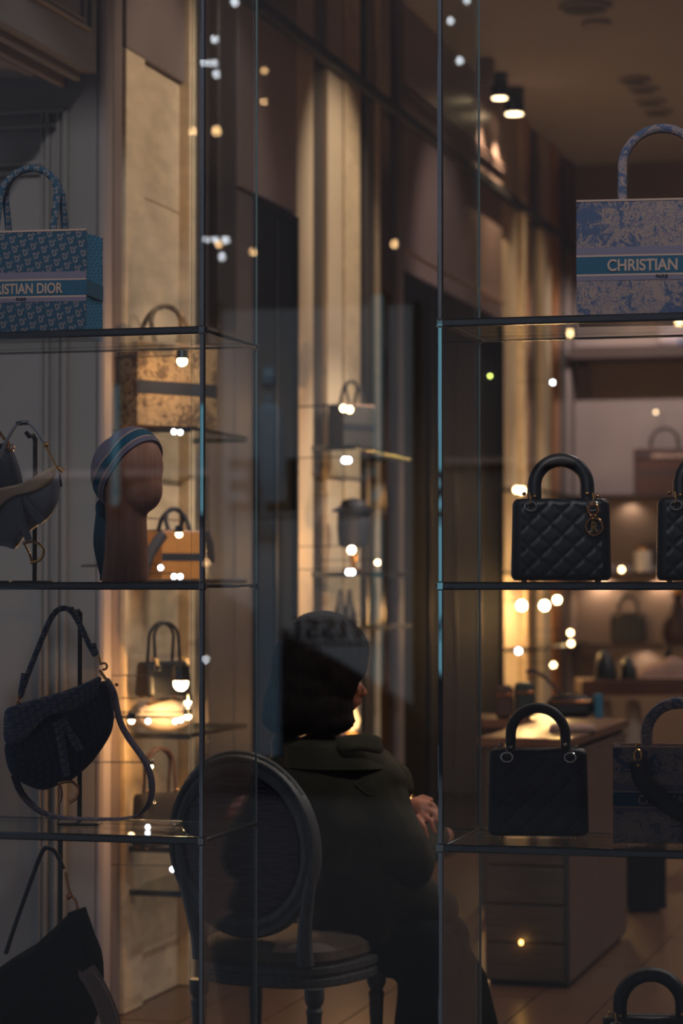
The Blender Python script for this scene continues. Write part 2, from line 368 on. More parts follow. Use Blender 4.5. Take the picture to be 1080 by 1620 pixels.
# dark doorways
for n, (a, b_) in enumerate(((405, 469), (637, 795))):
    y0, y1 = yw(a), yw(b_)
    d = struct('door_%d' % (n + 1), box((XW - .03, (y0 + y1) / 2, ZD / 2), (.04, y1 - y0 - .01, ZD)), MT['blacklac'])
    struct('door_frame', MB().box((XW - .005, y0 + .015, ZD / 2), (.03, .03, ZD)).box((XW - .005, y1 - .015, ZD / 2), (.03, .03, ZD)).box((XW - .005, (y0 + y1) / 2, ZD - .012), (.03, y1 - y0, .024)), MT['blacklac'], d)
    for q in range(1, 4 if n else 2):
        struct('door_panel', box((XW - .005, y0 + (y1 - y0) * q / (4 if n else 2), ZD / 2), (.012, .02, ZD - .1)), MT['groove'], d)
# gilded niche near the back
for a, b_, m, off in ((796, 822, 'cream', -.01), (822.5, 829, 'travertine', .02), (830, 839, 'gold', .0), (840, 857, 'mirror_d', -.03), (858, 872, 'cream', .0), (873, 884, 'gold', .01), (885, 899, 'mirror_d', -.01), (900, 908, 'mauve', .01)):
    seg('stone_panel' if m in ('travertine', 'cream') else 'mirror_panel' if 'mirror' in m else 'gilded_panel' if m == 'gold' else 'mauve_panel', a, b_, m, off)

# panelled entrance bay: a painted wall with a deep opening and a moulded reveal
YJ = yw(151); ZL = zw(150, 115)
el = struct('wall_entrance', MB().box((XW - .25, 6.2, (ZL + ZC) / 2), (.5, 2 * (YJ - 6.2), ZC - ZL)).box((XW - .25, (YJ + 7.9) / 2 - .002, ZC / 2), (.5, 7.895 - YJ, ZC)), MT['paint'])
struct('reveal_panel', box((XW - .55, YJ + .02, ZL / 2), (1.1, .03, ZL)), MT['paint'], el)
struct('corner_bead', box((XW + .012, (yw(151) + yw(166)) / 2, ZC / 2), (.03, yw(166) - yw(151), ZC), 0, .01), MT['paint_e'], el)
def vline(px, wd, name='moulding', y=YJ - .005, z0=0, z1=ZL - .12, m='paint'):
    p = atY(px, 500, y); return struct(name, box((p.x, y - .008, (z0 + z1) / 2), (wd, .022, z1 - z0), 0, .005), MT[m], el)
for px, wd in ((104, .02), (93, .014), (76, .018), (68, .012)): vline(px, wd)
for zz, a in ((ZL - .12, 104), (ZL - .17, 93), (ZL - .3, 76), (ZL - .33, 68)):
    p = atY(a, 500, YJ - .01); struct('moulding', box((p.x - .45, YJ - .013, zz), (.9, .022, .016), 0, .005), MT['paint'], el)
for xo, h_ in ((.06, .03), (.11, .05), (.2, .02)):    # mouldings along the soffit
    struct('moulding', box((XW - xo, 6.3, ZL - h_ / 2), (.025, 2 * (YJ - 6.32), h_), 0, .006), MT['paint'], el)
for px0, px1, y0_, y1_ in ((40, 137, 60, 0), (60, 126, 45, 0)):   # frieze panel frame above
    za = zw(px1, y0_) + .03; yb_ = yw(px1); struct('moulding', MB().box((XW + .006, yb_, (za + ZC) / 2), (.02, .014, ZC - za), 0, .004).box((XW + .006, yb_ - .6, za), (.02, 1.2, .014), 0, .004), MT['paint'], el)

# shop window pane
struct('window_1', box((-1.0, YG, 2.3), (6.4, .012, 4.6)), MT['pane'])
struct('wall_front', MB().box((3.25, YG, 2.3), (2.1, .12, 4.6)).box((-4.35, YG, 2.3), (.3, .12, 4.6)).box((0, YG, 4.75), (9, .2, .3)), MT['stonebrown'])

# ------------------------------------------------------------------ glass shelves fixed on the side wall and back wall
def wall_shelf(px0, px1, z, prot, label, group, rear=XW - .02):
    y0, y1 = yw(px0), yw(px1); t = thing('wall_shelf', label, 'shelf', (rear, (y0 + y1) / 2, z), 0, group)
    L = y1 - y0
    put('glass_plate', box((prot / 2 + .01, 0, -.006), (prot, L - .02, .012), 0, .002), MT['glass'], t, False)
    put('edge_strip', box((prot + .012, 0, -.006), (.006, L - .02, .016), 0, .001), MT['rail'], t, False)
    for s_ in (-1, 1): put('bracket', box((prot / 2 + .01, s_ * (L / 2 - .004), -.01), (prot, .006, .02)), MT['rail'], t, False)
    return t
N1 = 'glass shelves of the first lit stone niche'; N2 = 'glass shelves of the narrow lit niche'; N3 = 'glass shelves of the gilded niche'
SH1 = [zw(258, 686), zw(258, 917), zw(258, 1150), zw(258, 1322), zw(258, 1388)]
NAMES1 = ['uppermost glass shelf of the stone niche, under the printed tote', 'second glass shelf of the stone niche, under the caramel bag', 'third glass shelf of the stone niche, under the cream pouch',
          'fourth glass shelf of the stone niche, behind the oval chair back', 'lowest glass shelf of the stone niche, near the floor']
for z, nm in zip(SH1, NAMES1): wall_shelf(203, 298, z, .24, nm, N1)
SH2 = [zw(550, 716), zw(550, 906), zw(550, 990)]
for z, nm in zip(SH2, ['upper glass shelf of the narrow niche, under a small tote', 'middle glass shelf of the narrow niche, under the navy hat', 'low glass shelf of the narrow niche holding slim boots']): wall_shelf(496, 590, z, .2, nm, N2)
SH3 = [zw(845, 782), zw(845, 905), zw(845, 1020)]
for z, nm in zip(SH3, ['upper glass shelf against the gilded panels', 'middle glass shelf against the gilded panels', 'lower glass shelf against the gilded panels, behind the cup']): wall_shelf(800, 884, z, .2, nm, N3)
SHB = [atY(990, 548, YB - .3).z, atY(990, 782, YB - .3).z, atY(990, 905, YB - .3).z, atY(990, 1018, YB - .3).z]
for i, (z, nm) in enumerate(zip(SHB, ['thick brown shelf high on the pale back wall', 'shelf on the back wall under the rust brown tote', 'shelf on the back wall under the candle glass', 'shelf on the back wall under the small dark handbag'])):
    t = thing('wall_shelf', nm, 'shelf', (0, YB, z), 0, 'shelves on the back wall')
    x0 = atY(905 if i == 0 else 897, 700, YB - .2).x; th = .085 if i == 0 else .02; x1 = x0 + 2.6
    put('board', box(((x0 + x1) / 2, -.18, -th / 2), (x1 - x0, .34, th), 0, .004), MT['brownbag_d'], t, False)
    for xx in (x0 + .05, x1 - .05): put('bracket', box((xx, -.1, -th - .015), (.02, .2, .03)), MT['rail'], t, False)

# little fittings: bulb in a metal cup
def bulb(px, py, where, r, em, label, group, power=0, col=WARM, cupd=True, back=False):
    p = where
    t = thing('spot_lamp', label, 'lamp', p, 0, group)
    put('bulb', MB().sphere((0, 0, 0), r, 10, 7), em, t)
    e = (0, YB - p.y + .01, 0) if back else (XW - .05 - p.x, 0, 0)
    put('arm', MB().tube([(0, 0, r * .9), (e[0] * .1, e[1] * .1, r * .9 + .004), (e[0], e[1], r * .9)], .002, 6), MT['rail'], t)
    if cupd: put('lamp_cup', MB().lathe([(r * .5, r * 2.6), (r * 1.15, r * 2.2), (r * 1.35, r * .3), (r * 1.25, r * .3), (r * 1.0, r * 1.9)], n=12), MT['rail'], t)
    if power: point('lamp_light', Vector(p) + Vector((.05, -.05, -.04)), power, col)
    return t

G1 = 'small lamps of the first lit stone niche'
def wl1(px, py, X=-2.76): return atX(px, py, X)
bulb(0, 0, wl1(288, 571), .017, E_WW, 'warm round lamp beside the top of the printed tote', G1, 2.2, (1, .55, .22))
bulb(0, 0, wl1(283, 845), .012, E_W, 'warm lamp above the caramel bag', G1, .8, (1, .55, .22))
bulb(0, 0, wl1(286, 1081), .026, E_WW, 'brightest warm lamp, beside the cream pouch', G1, 5.5, (1, .5, .16))
bulb(0, 0, wl1(297, 1111), .012, E_WW, 'upper of two warm lamps under the brightest lamp', G1, 1.2, (1, .5, .16))
bulb(0, 0, wl1(297, 1133), .012, E_WW, 'lower of two warm lamps under the brightest lamp', G1, 1.2, (1, .5, .16))
bulb(0, 0, wl1(238, 1212), .009, E_W, 'warm lamp above the handles of the lowest niche handbag', G1, 1.6, (1, .5, .16))
bulb(0, 0, wl1(208, 1140), .011, E_W, 'warm lamp at the near end of the third niche shelf', G1, 1.2, (1, .5, .16))
for (px, py, nm) in ((275, 683, 'first white lamp under the uppermost niche shelf'), (285, 684, 'second white lamp under the uppermost niche shelf'), (254, 898, 'white lamp low in front of the caramel bag'),
                     (275, 912, 'first white lamp under the second niche shelf'), (285, 912, 'second white lamp under the second niche shelf'), (277, 1141, 'first white lamp under the third niche shelf'),
                     (286, 1139, 'second white lamp under the third niche shelf'), (234, 1141, 'tall white lamp on the third niche shelf'), (273, 1375, 'white lamp at the edge of the lowest niche shelf')):
    bulb(0, 0, atX(px, py, -2.765), .0085, E_C, nm, G1, cupd=False)
G2 = 'small lamps of the narrow lit niche'
for px, py, r, em, pwr, nm in ((543, 646, .014, E_W, 3.5, 'first warm lamp on the rim of the small niche tote'), (553, 648, .014, E_W, 0, 'second warm lamp on the rim of the small niche tote'), (545, 728, .012, E_C, 0, 'first white lamp under the small niche tote'), (551, 728, .012, E_C, 0, 'second white lamp under the small niche tote'),
                           (556, 870, .016, E_WW, 5, 'warm lamp below the navy hat'), (551, 905, .011, E_C, 0, 'first white lamp on the middle shelf edge'), (557, 905, .011, E_C, 0, 'second white lamp on the middle shelf edge'), (597, 890, .011, E_W, 0, 'warm lamp on the mirror strip beside the navy hat')):
    bulb(0, 0, atX(px, py, -2.76), r, em, nm, G2, pwr, (1, .55, .22), False)
p = atX(556, 1158, -2.74); t = thing('flame_lamp', 'warm flame-shaped lamp glowing beyond the collar of the jacket', 'lamp', p)
put('flame', MB().lathe([(0, 0), (.03, .02), (.038, .05), (.02, .1), (.004, .15)], n=12), emis('flame_glow', (1, .58, .22), 2.4), t); put('lamp_base', MB().lathe([(.05, -.05), (.05, -.01), (.03, 0)], n=16), MT['brass'], t); put('bracket', MB().tube([(0, 0, -.03), (XW - .05 - p.x, 0, -.03)], .008, 8), MT['brass'], t)
point('flame_light', p + Vector((.05, -.1, .05)), 3, (1, .5, .18))
G3 = 'small lamps of the gilded niche'
for px, py, r, em, pwr, nm in ((817, 775, .017, E_W, 2, 'first of a pair of warm lamps beside the black quilted handbag'), (825, 776, .02, E_W, 4, 'second of a pair of warm lamps beside the black quilted handbag'), (825, 958, .026, E_WW, 12, 'bright warm globe on the gilded panel near the dark doorway'),
                           (861, 958, .026, E_WW, 12, 'bright warm globe in the middle of the gilded niche'), (881, 949, .02, E_WW, 6, 'warm globe toward the end of the gilded niche'), (902, 1001, .015, E_W, 0, 'upper small lamp at the end of the gilded niche'), (903, 1018, .015, E_W, 0, 'lower small lamp at the end of the gilded niche'),
                           (875, 1052, .014, E_W, 2, 'small warm lamp above the black clutch'), (820, 1030, .014, E_C, 0, 'small white lamp low on the gilded panel'), (874, 605, .009, E_C, 0, 'small white lamp high in the gilded niche')):
    bulb(0, 0, atX(px, py, -2.78), r, em, nm, G3, pwr, (1, .55, .2), False)
GB = 'small lamps of the back wall'
for px, py, r, em, nm in ((983, 901, .014, E_W, 'warm lamp on the back wall under the candle shelf'), (1037, 652, .011, emis('dim_bulb', (1, .7, .4), 5), 'dim lamp high on the pale back wall'), (1076, 1053, .02, E_W, 'warm lamp beside the folded cloth')):
    bulb(0, 0, atY(px, py, YB - .36), r, em, nm, GB, 0, cupd=False, back=True)
bulb(0, 0, atX(775, 595, -2.96), .006, emis('green_led', (.8, 1, .2), 14), 'tiny green yellow indicator light on the dark doorway', None, cupd=False)

# washes for the niches and back wall (unseen spots added to brighten them)
def wash(px, pw_, ang=75, x=-1.2, dy=-.9, col=(1, .8, .6), zz=2.4):
    for z in (4.2, 2.9): spot('niche_fill', (x, yw(px) + dy, z), (XW, yw(px), z - 1.0), pw_, col, ang)
wash(352, 34, 46, -1.5, -.3, (1, .88, .82)); wash(255, 66, 44, -1.5, -.3); wash(535, 110, 46, -1.5, -.3); wash(840, 55, 50, -1.3, -.3, (1, .76, .52))
spot('wall_fill', (-2.3, YB - 2.0, 4.35), (-2.72, YB, 2.7), 330, (1, .86, .8), 44)
for xx, pw_ in ((-2.82, 8), (-2.4, 5)): spot('shelf_light', (xx, YB - .07, SHB[2] - .03), (xx + .05, YB - .04, SHB[3]), pw_, (1, .66, .38), 150)
spot('shelf_light', (-2.6, YB - .07, SHB[1] - .03), (-2.6, YB - .05, SHB[2]), 2, (1, .7, .45), 150)
spot('shelf_light', (-2.5, YB - .1, SHB[3] - .03), (-2.5, YB - .05, .5), 2.5, (1, .68, .42), 150)
spot('shelf_light', (-2.5, YB - .25, SHB[0] + .6), (-2.5, YB, SHB[0] + .1), 14, (1, .6, .28), 100)
wash(700, 55, 50, -1.3, -.3, (1, .82, .74))
spot('table_spot', (-.9, 11.6, 4.3), (-1.6, 10.6, .9), 22, (1, .74, .54), 50)
spot('chair_spot', (-2.6, 8.6, 4.2), (-2.2, 7.0, .8), 60, (1, .8, .62), 50)

# ceiling fittings
def cfit(px, py, r, label, name='downlight', em=None):
    p = atZ(px, py, ZC - .004); t = thing(name, label, 'light fitting', p, 0, 'unlit fittings in the ceiling')
    put('trim_ring', MB().tube([(r * cos(2 * pi * k / 24), r * sin(2 * pi * k / 24), -.008) for k in range(24)], .012, 6, closed=True), MT['ceil'], t)
    put('recess_disc', MB().lathe([(r * .95, -.006), (r * .9, -.012)], n=24), MT['groove'] if not em else em, t)
cfit(925, 10, .13, 'wide dark round speaker grille at the top edge of the ceiling', 'ceiling_speaker'); cfit(943, 36, .07, 'pale ringed downlight behind the wide dark grille', em=MT['ceil'])
for (px, py, nm) in ((1003, 126, 'first small dark downlight in the receding row'), (1017, 141, 'second and widest dark downlight in the receding row'), (1028, 160, 'third dark downlight in the receding row'), (1040, 177, 'last dark downlight in the receding row')): cfit(px, py, .09, nm)
for px, py, r, nm, pwr in ((768, 132, .05, 'unlit pale track spotlight by the glass edge', 0), (790, 155, .05, 'lit track spotlight, smaller of the lit pair', 5), (813, 180, .06, 'lit track spotlight, brightest under the ceiling', 10)):
    p = atX(px, py, XW + .12); t = thing('track_spotlight', nm, 'lamp', p, 0, 'track spotlights along the ceiling edge')
    put('lamp_head', MB().lathe([(r * .9, .0), (r, .01), (r, .16), (r * .7, .19), (.012, .2), (.012, ZC - p.z)], n=18), MT['rail'] if pwr else MT['paint'], t)
    put('lens', MB().lathe([(r * .85, -.004), (r * .8, .012)], n=18), emis('spot_lens', (1, .72, .4), 9) if pwr else MT['groove'], t)
    if pwr: spot('track_light', p + Vector((0, 0, -.02)), (XW, p.y + .3, 1), pwr * 8, (1, .7, .42), 80)

# ================================================================== BAG BUILDERS (local: x across, -y to the viewer, z up)
def book_tote(name, label, loc, rz, w_, h, d, body, band='blueband', text='CHRISTIAN DIOR', tw=.22, tone='lilac', gusset=None, hw=.17, hh=.19, hr=.0085, group=None, handle=None, lines=True, trim='creamline'):
    t = thing(name, label, 'bag', loc, rz, group); gus = gusset or body
    fr = MB(); nx = 14
    def sheet(yy, sg):
        g = []
        for i in range(11):
            z = h * i / 10
            g.append([Vector((-w_ / 2 + w_ * j / nx, yy + sg * (.004 * sin(pi * i / 10) * sin(pi * j / nx)), z + .001)) for j in range(nx + 1)])
        return g
    a = sheet(-d / 2, -1); b_ = sheet(-d / 2 + .005, -1)
    def slab(a, b_):
        n = len(a[0]); rings = [r + list(reversed(q)) for r, q in zip(a, b_)]; fr.loft(rings)
    slab(a, b_); slab(sheet(d / 2 - .005, 1), sheet(d / 2, 1)); put('panel_body', fr, MT[body], t, ang=60)
    for s_ in (-1, 1):
        gs = MB(); rings = []
        for i in range(9):
            z = h * i / 8; fold = .018 * (i / 8) ** 1.5
            rings.append([Vector((s_ * (w_ / 2 - .001), -d / 2, z)), Vector((s_ * (w_ / 2 - fold), 0, z)), Vector((s_ * (w_ / 2 - .001), d / 2, z)), Vector((s_ * (w_ / 2 - .006), d / 2, z)), Vector((s_ * (w_ / 2 - fold - .004), 0, z)), Vector((s_ * (w_ / 2 - .006), -d / 2, z))])
        gs.loft(rings); put('gusset', gs, MT[gus], t, ang=60)
    put('base', box((0, 0, .004), (w_ - .006, d - .006, .008)), MT[body], t)
    if lines:
        for z0, z1, m in ((.33, .37, tone), (.37, .385, trim), (.385, .53, band), (.53, .545, trim), (.545, .61, tone)) if tone else ((.38, .54, band),):
            pts = []; bm = MB(); rings = []
            for j in range(nx + 1):
                x = (-w_ / 2 + w_ * j / nx) * 1.002
                def yy(z): return -d / 2 - .0012 - .004 * sin(pi * z) * sin(pi * j / nx)
                rings.append([Vector((x, yy(z0), h * z0)), Vector((x, yy(z1), h * z1)), Vector((x, yy(z1) + .001, h * z1)), Vector((x, yy(z0) + .001, h * z0))])
            bm.loft(rings); o = put('band' if m in (band, tone) else 'piping', bm, MT[m], t, ang=60)
            if m == band and text:
                me = textmesh(text, h * .135, MT['creamline'], 1, .001, .0009); xs = [v.co.x for v in me.vertices]; k = tw / (max(xs) - min(xs))
                me.transform(Matrix.Diagonal((k, 1, 1, 1))); q = put('lettering', me, None, o); q.location = (0, -d / 2 - .0062, h * .41)
                me = textmesh('PARIS', h * .04, MT['navyband'], 1, .001, .0003); q = put('lettering', me, None, o); q.location = (0, -d / 2 - .0062, h * .345)
        if gusset: put('gusset_band', box((w_ / 2 - .004, 0, h * .46), (.012, d * .98, h * .145)), MT['blueband'], t)
    for s_ in (-1, 1):
        ht = put('handle', MB().tube(arch(hw, hh, 24, y=s_ * (d / 2 - .008), z0=h - .03, lean=-s_ * (d / 2 - .008 + hr) * .93), hr, 10), MT[handle or body], t)
    put('rim', MB().box((0, -d / 2 + .002, h), (w_, .008, .005)).box((0, d / 2 - .002, h), (w_, .008, .005)), MT[trim if lines else body], t)
    return t

def quilted(w_, h, d, nx=64, nz=44, amp=.0045, cells=4.5):
    mb = MB(); rings = []; cz = h * .62
    def sect(z):
        q = z / h; wz = w_ * (1.0 - .035 * q) ; dz = d * (1 - .22 * q)
        e = min(z, h - z) ; k = 1 - (max(0, .014 - e) / .014) ** 2 * .07
        return wz * k / 2, dz * k / 2
    for i in range(nz + 1):
        z = h * i / nz; a, b_ = sect(z); ring = []; rc = min(.022, b_ * .9)
        pts = []
        # rounded rectangle walk
        def corner(cx, cy, a0):
            for k in range(5): an = a0 + pi / 2 * k / 4; pts.append((cx + rc * cos(an), cy + rc * sin(an), 0))
        for j in range(nx + 1): pts.append((-a + rc + (2 * a - 2 * rc) * j / nx, -b_, -1))
        corner(a - rc, -b_ + rc, -pi / 2)
        for j in range(1, 8): pts.append((a, -b_ + rc + (2 * b_ - 2 * rc) * j / 8, 0))
        corner(a - rc, b_ - rc, 0)
        for j in range(nx // 4 + 1): pts.append((a - rc - (2 * a - 2 * rc) * j / (nx // 4), b_, 1))
        corner(-a + rc, b_ - rc, pi / 2)
        for j in range(1, 8): pts.append((-a, b_ - rc - (2 * b_ - 2 * rc) * j / 8, 0))
        corner(-a + rc, -b_ + rc, pi)
        for x, y, sg in pts:
            if sg == -1:
                u = x / w_ * cells; v = z / w_ * cells
                dia = min(abs(((u + v) % 1) - .5), abs(((u - v) % 1) - .5)) * 2      # 0 in middle of seam? -> cane work
                dd = min(abs(((u + v) % 1)), 1 - ((u + v) % 1), abs(((u - v) % 1)), 1 - ((u - v) % 1))
                hz = min(abs((2 * v % 1) - .44), abs((2 * v % 1) - .56))
                puff = min(1, dd * 5) ** .6; line = min(1, hz * 14)
                edge = min(1, min(z, h - z, w_ / 2 - abs(x)) / .012)
                y -= amp * (puff * .8 + line * .25) * max(0, edge)
            ring.append(Vector((x, y, z)))
        rings.append(ring)
    mb.loft(rings); return mb
_q = {}
def lady_bag(label, loc, rz, w_=.243, h=.198, d=.105, m='leather', hm=None, hw=.128, hh=.1, hr=.0165, charms=True, metal='brass', quilt=True, name='quilted_handbag', group=None, cat='bag'):
    t = thing(name, label, cat, loc, rz, group); z0 = .008; hm = hm or m
    key = (w_, h, d, m, quilt)
    if key not in _q: _q[key] = quilted(w_, h, d, amp=.0045 if quilt else 0, nx=64 if quilt else 16, nz=44 if quilt else 14).mesh('body', MT[m], True, 60)
    b_ = put('body', _q[key], None, t); b_.location = (0, 0, z0)
    for sx in (-1, 1):
        for sy in (-1, 1): put('foot', MB().lathe([(.006, 0), (.007, .004), (.005, .01)], (sx * w_ * .37, sy * d * .3, 0), 10), MT['brass'], t)
    for s_ in (-1, 1):
        put('handle', MB().tube(arch(hw, hh, 26, y=s_ * d * .22 - .004, z0=h + z0 - .004, lean=-s_ * .012), hr, 14), MT[hm], t)
    yf = -d / 2 * .8 - .006
    for k, sx in enumerate((-1, 1)):
        x = sx * (hw / 2 + .012)
        put('eyelet', MB().tube([(x - sx * .002 + .014 * cos(a * pi / 8), yf - .006, h + z0 - .018 + .0115 * sin(a * pi / 8)) for a in range(16)], .0028, 6, closed=True), MT['silver'], t)
        put('handle_link', MB().sphere((x - .014, yf + .004, h + z0 + .012), .0052).sphere((x + .012, yf + .004, h + z0 + .006), .005).tube([(x, yf + .004, h + z0 + .014), (x + .002, yf - .004, h + z0 - .004), (x, yf - .008, h + z0 - .014)], .0028, 6), MT[metal], t)
    if charms:
        x = hw / 2 + .012; zc = h + z0 - .068
        o = put('charm', MB().tube([(x + .0025 + .02 * cos(a * pi / 8), yf - .011, zc + .021 * sin(a * pi / 8)) for a in range(16)], .003, 6, closed=True), MT['brass_d'], t)
        disc = textmesh('R', .034, MT['brass'], .8, .003, .0008); q = put('charm_letter', disc, None, o); q.location = (x + .002, yf - .012, zc - .012)
        put('charm', MB().tube([(x + .013 * cos(a * pi / 6), yf - .01, zc + .042 + .013 * sin(a * pi / 6)) for a in range(12)], .0035, 6, closed=True), MT['brass_d'], t)
        put('charm_link', MB().sphere((x - .006, yf - .012, zc + .026), .0045).sphere((x + .006, yf - .012, zc + .026), .0045).sphere((x, yf - .013, zc + .019), .004), MT[metal], t)
    put('zip_top', box((0, 0, h + z0 + .0005), (w_ * .8, .012, .003), 0, .001), MT[m], t)
    return t

# ================================================================== DISPLAY SHELVING IN THE WINDOW
YF, YR = 5.8, 6.25
XL = atY(320, 925, YF).x; XRT = atY(697, 925, YF).x
ZS = [2.132, 1.497, .868, .236]
def unit(name, label, xe, sgn, xo):
    """xe: x of the visible corner post; the unit runs from xe towards sgn*; xo: its far end"""
    t = thing(name, label, 'shelving', (xe, YF, 0)); L = abs(xo - xe); ZT = 3.35; hb = .010
    cx = sgn * L / 2
    put('corner_post', box((0, 0, ZT / 2), (.0125, .0125, ZT), 0, .002), MT['chrome'], t)
    put('rear_post', box((sgn * .0, YR - YF, ZT / 2), (.005, .008, ZT), 0, .001), MT['glass_edge'], t)
    put('glass_side', box((sgn * .0, (YR - YF) / 2, ZT / 2), (.006, YR - YF - .03, ZT)), MT['glass'], t)
    put('corner_post', box((sgn * L, 0, ZT / 2), (.0125, .0125, ZT), 0, .002), MT['chrome'], t)
    if sgn < 0: put('glass_fin', box((-.018, -.004, ZT / 2), (.02, .006, ZT)), MT['glass'], t)
    for k, z in enumerate(ZS):
        put('glass_shelf', box((cx, (YR - YF) / 2, z), (L - .02, YR - YF - .012, .010), 0, .001), MT['glass'], t)
        put('front_rail', box((cx, 0, z), (L, .016, .0195), 0, .004), MT['rail'], t)
        put('rear_rail', box((cx, YR - YF, z), (L, .006, .006), 0, .001), MT['rail'], t)
        put('side_rail', box((0, (YR - YF) / 2, z), (.009, YR - YF, .010), 0, .002), MT['rail'], t)
        put('clamp', box((0, -.0, z), (.02, .02, .022), 0, .003), MT['chrome'], t)
        put('clamp', box((0, YR - YF, z), (.014, .014, .014), 0, .003), MT['chrome'], t)
    return t
unit('glass_shelving', 'glass display shelving with the wooden head and saddle bags', XL, -1, XL - .8)
unit('glass_shelving', 'glass display shelving with the quilted handbags on it', XRT, 1, XRT + .95)
TOP = [z + .0055 for z in ZS]
def sp(px, k, Y=5.98): p = atY(px, 925, Y); return Vector((p.x, Y, TOP[k]))
def sc(px, Y): p = atY(px, 925, Y); return F / ((p - EYE).dot(Vector((-sin(YAW), cos(YAW), 0))))

book_tote('book_tote', 'blue letter-woven tote with petrol band and bright blue side', sp(47, 0), radians(4.3), .345, .275, .15, 'oblq', tw=.222, gusset='oblq_l', hw=.155, hh=.205, hr=.0095)
book_tote('book_tote', 'rose and blue toile tote with foliage print and petrol band', sp(1049, 0, 5.98), radians(7), .408, .29, .15, 'toile', tw=.262, hw=.19, hh=.215, hr=.011)
lady_bag('black quilted handbag with dangling gold charms, fully in view on the middle shelf', sp(887, 1, 5.95), radians(12))
lady_bag('black quilted handbag cropped at the picture edge beside the charm bag', sp(1118, 1, 5.95), radians(9))
lady_bag('matte dark quilted handbag with thick taupe handle on the third shelf', sp(850, 2, 6.05), radians(12), h=.212, w_=.25, m='leather_n', hm='leather_o', hr=.0125, hw=.135, hh=.105, charms=False, metal='silver')
lady_bag('midnight handbag on the lowest shelf, only its top showing', sp(1027, 3, 6.0), radians(10), w_=.24, h=.205, m='leather_n', hw=.15, hh=.105, hr=.0165, charms=False)
# toile tote with a dark scarf, third shelf
tt = book_tote('small_toile_tote', 'slate toile tote with round handle and dark scarf clipped on', sp(1072, 2, 6.05), radians(9), .32, .232, .12, 'toile_d', tw=.2, hw=.155, hh=.135, hr=.014)
def strap_part(name, t, pts, wd, th, m, up=(0, 1, 0), n=8): return put(name, MB().tube(pts, 1, n, flat=(wd, th), up=up), MT[m], t)
strap_part('scarf', tt, [(-.1, -.075, .2), (-.092, -.085, .16), (-.06, -.09, .12), (-.01, -.09, .085), (.05, -.09, .055), (.09, -.088, .038)], .045, .012, 'leather_n', up=(.6, 0, .8))
put('clip', MB().tube([(-.1 + .009 * cos(a * pi / 6), -.075, .213 + .014 * sin(a * pi / 6)) for a in range(12)], .003, 6, closed=True).sphere((-.1, -.078, .24), .005).sphere((-.098, -.08, .19), .006), MT['brass'], tt)

# ------------------------------------------------------------------ saddle bags on stands; outlines given in local metres
def loc2(px0, py0, s_):                      # picture offsets to local metres at that scale
    return lambda pts: [((x - px0) / s_, (py0 - y) / s_) for x, y in pts]
def smooth_poly(pts, k=3, closed=True):
    n = len(pts); out = []
    rng = range(n if closed else n - 1)
    for i in rng:
        p0 = Vector(pts[(i - 1) % n] if closed or i else pts[i]); p1 = Vector(pts[i]); p2 = Vector(pts[(i + 1) % n]); p3 = Vector(pts[(i + 2) % n] if closed or i + 2 < n else pts[i + 1])
        for j in range(k):
            t = j / k; out.append(tuple(.5 * ((2 * p1) + (p2 - p0) * t + (2 * p0 - 5 * p1 + 4 * p2 - p3) * t * t + (3 * p1 - p0 - 3 * p2 + p3) * t ** 3)))
    if not closed: out.append(tuple(pts[-1]))
    return out
def path3(pts, y, k=4): return [Vector((x, y if not callable(y) else y(x), z)) for x, z in smooth_poly(pts, k, False)]
def stand(label, loc, h, hook=.03):
    t = thing('bag_stand', label, 'stand', loc, radians(14), 'dark bag stands on the shelves')
    put('base_plate', box((0, 0, .004), (.11, .09, .008), 0, .003), MT['letterblk'], t)
    put('pole', box((0, 0, h / 2), (.012, .012, h), 0, .002), MT['letterblk'], t)
    put('hook', MB().tube([(0, 0, h - .01), (-.004, -.01, h + .004), (-.012, -.03, h), (-.018, -.04, h + .01)], .006, 8), MT['letterblk'], t)
    return t
def at_face(px, k, Y): p = sp(px, k, Y); return p
def saddle(name, label, px0, k, Y, rz, base_py, body, flap, mbody, mflap, straps=(), handle=None, hm='grey_leather', th=.06):
    s_ = sc(px0, Y); L = loc2(px0, base_py, s_); t = thing(name, label, 'bag', sp(px0, k, Y), rz)
    put('body', MB().pillow(smooth_poly(L(body)), th, 6), MT[mbody], t)
    fo = smooth_poly(L(flap)); put('flap', MB().pillow(fo, th * .6, 6, y0=-th * .4), MT[mflap], t)
    return t, L
# white and grey saddle bag
stand('dark stand pole holding the grey saddle bag by its strap', sp(55, 1, 6.03), .385)
t, L = saddle('saddle_bag', 'grey calfskin saddle bag with sand flap and gold letter buckle', 45, 1, 5.96, radians(16), 921,
    [(-70, 850), (-66, 800), (0, 775), (50, 765), (92, 745), (93, 775), (88, 800), (74, 820), (62, 828), (40, 845), (24, 866), (0, 861), (-40, 866)],
    [(-80, 800), (-30, 783), (0, 771), (35, 763), (62, 748), (88, 736), (87, 752), (76, 768), (55, 777), (36, 781), (15, 790), (0, 803), (-25, 830), (-70, 838)], 'grey_leather', 'sand_leather', th=.07)
put('strap_tab', MB().tube(path3(L([(33, 786), (39, 820), (49, 853)]), -.055), 1, 8, flat=(.019, .008), up=(1, 0, 0)), MT['grey_leather'], t)
put('strap_tab', MB().tube(path3(L([(38, 786), (55, 808), (70, 825)]), -.05), 1, 8, flat=(.02, .008), up=(.8, 0, .6)), MT['grey_leather'], t)
put('letter_buckle', MB().tube(path3(L([(42, 858), (50, 873), (54, 887)]), -.058), .0035, 8).tube(path3(L([(40, 858), (55, 855), (69, 862), (72, 873), (66, 884), (52, 888)]), -.058), .004, 8), MT['brass'], t)
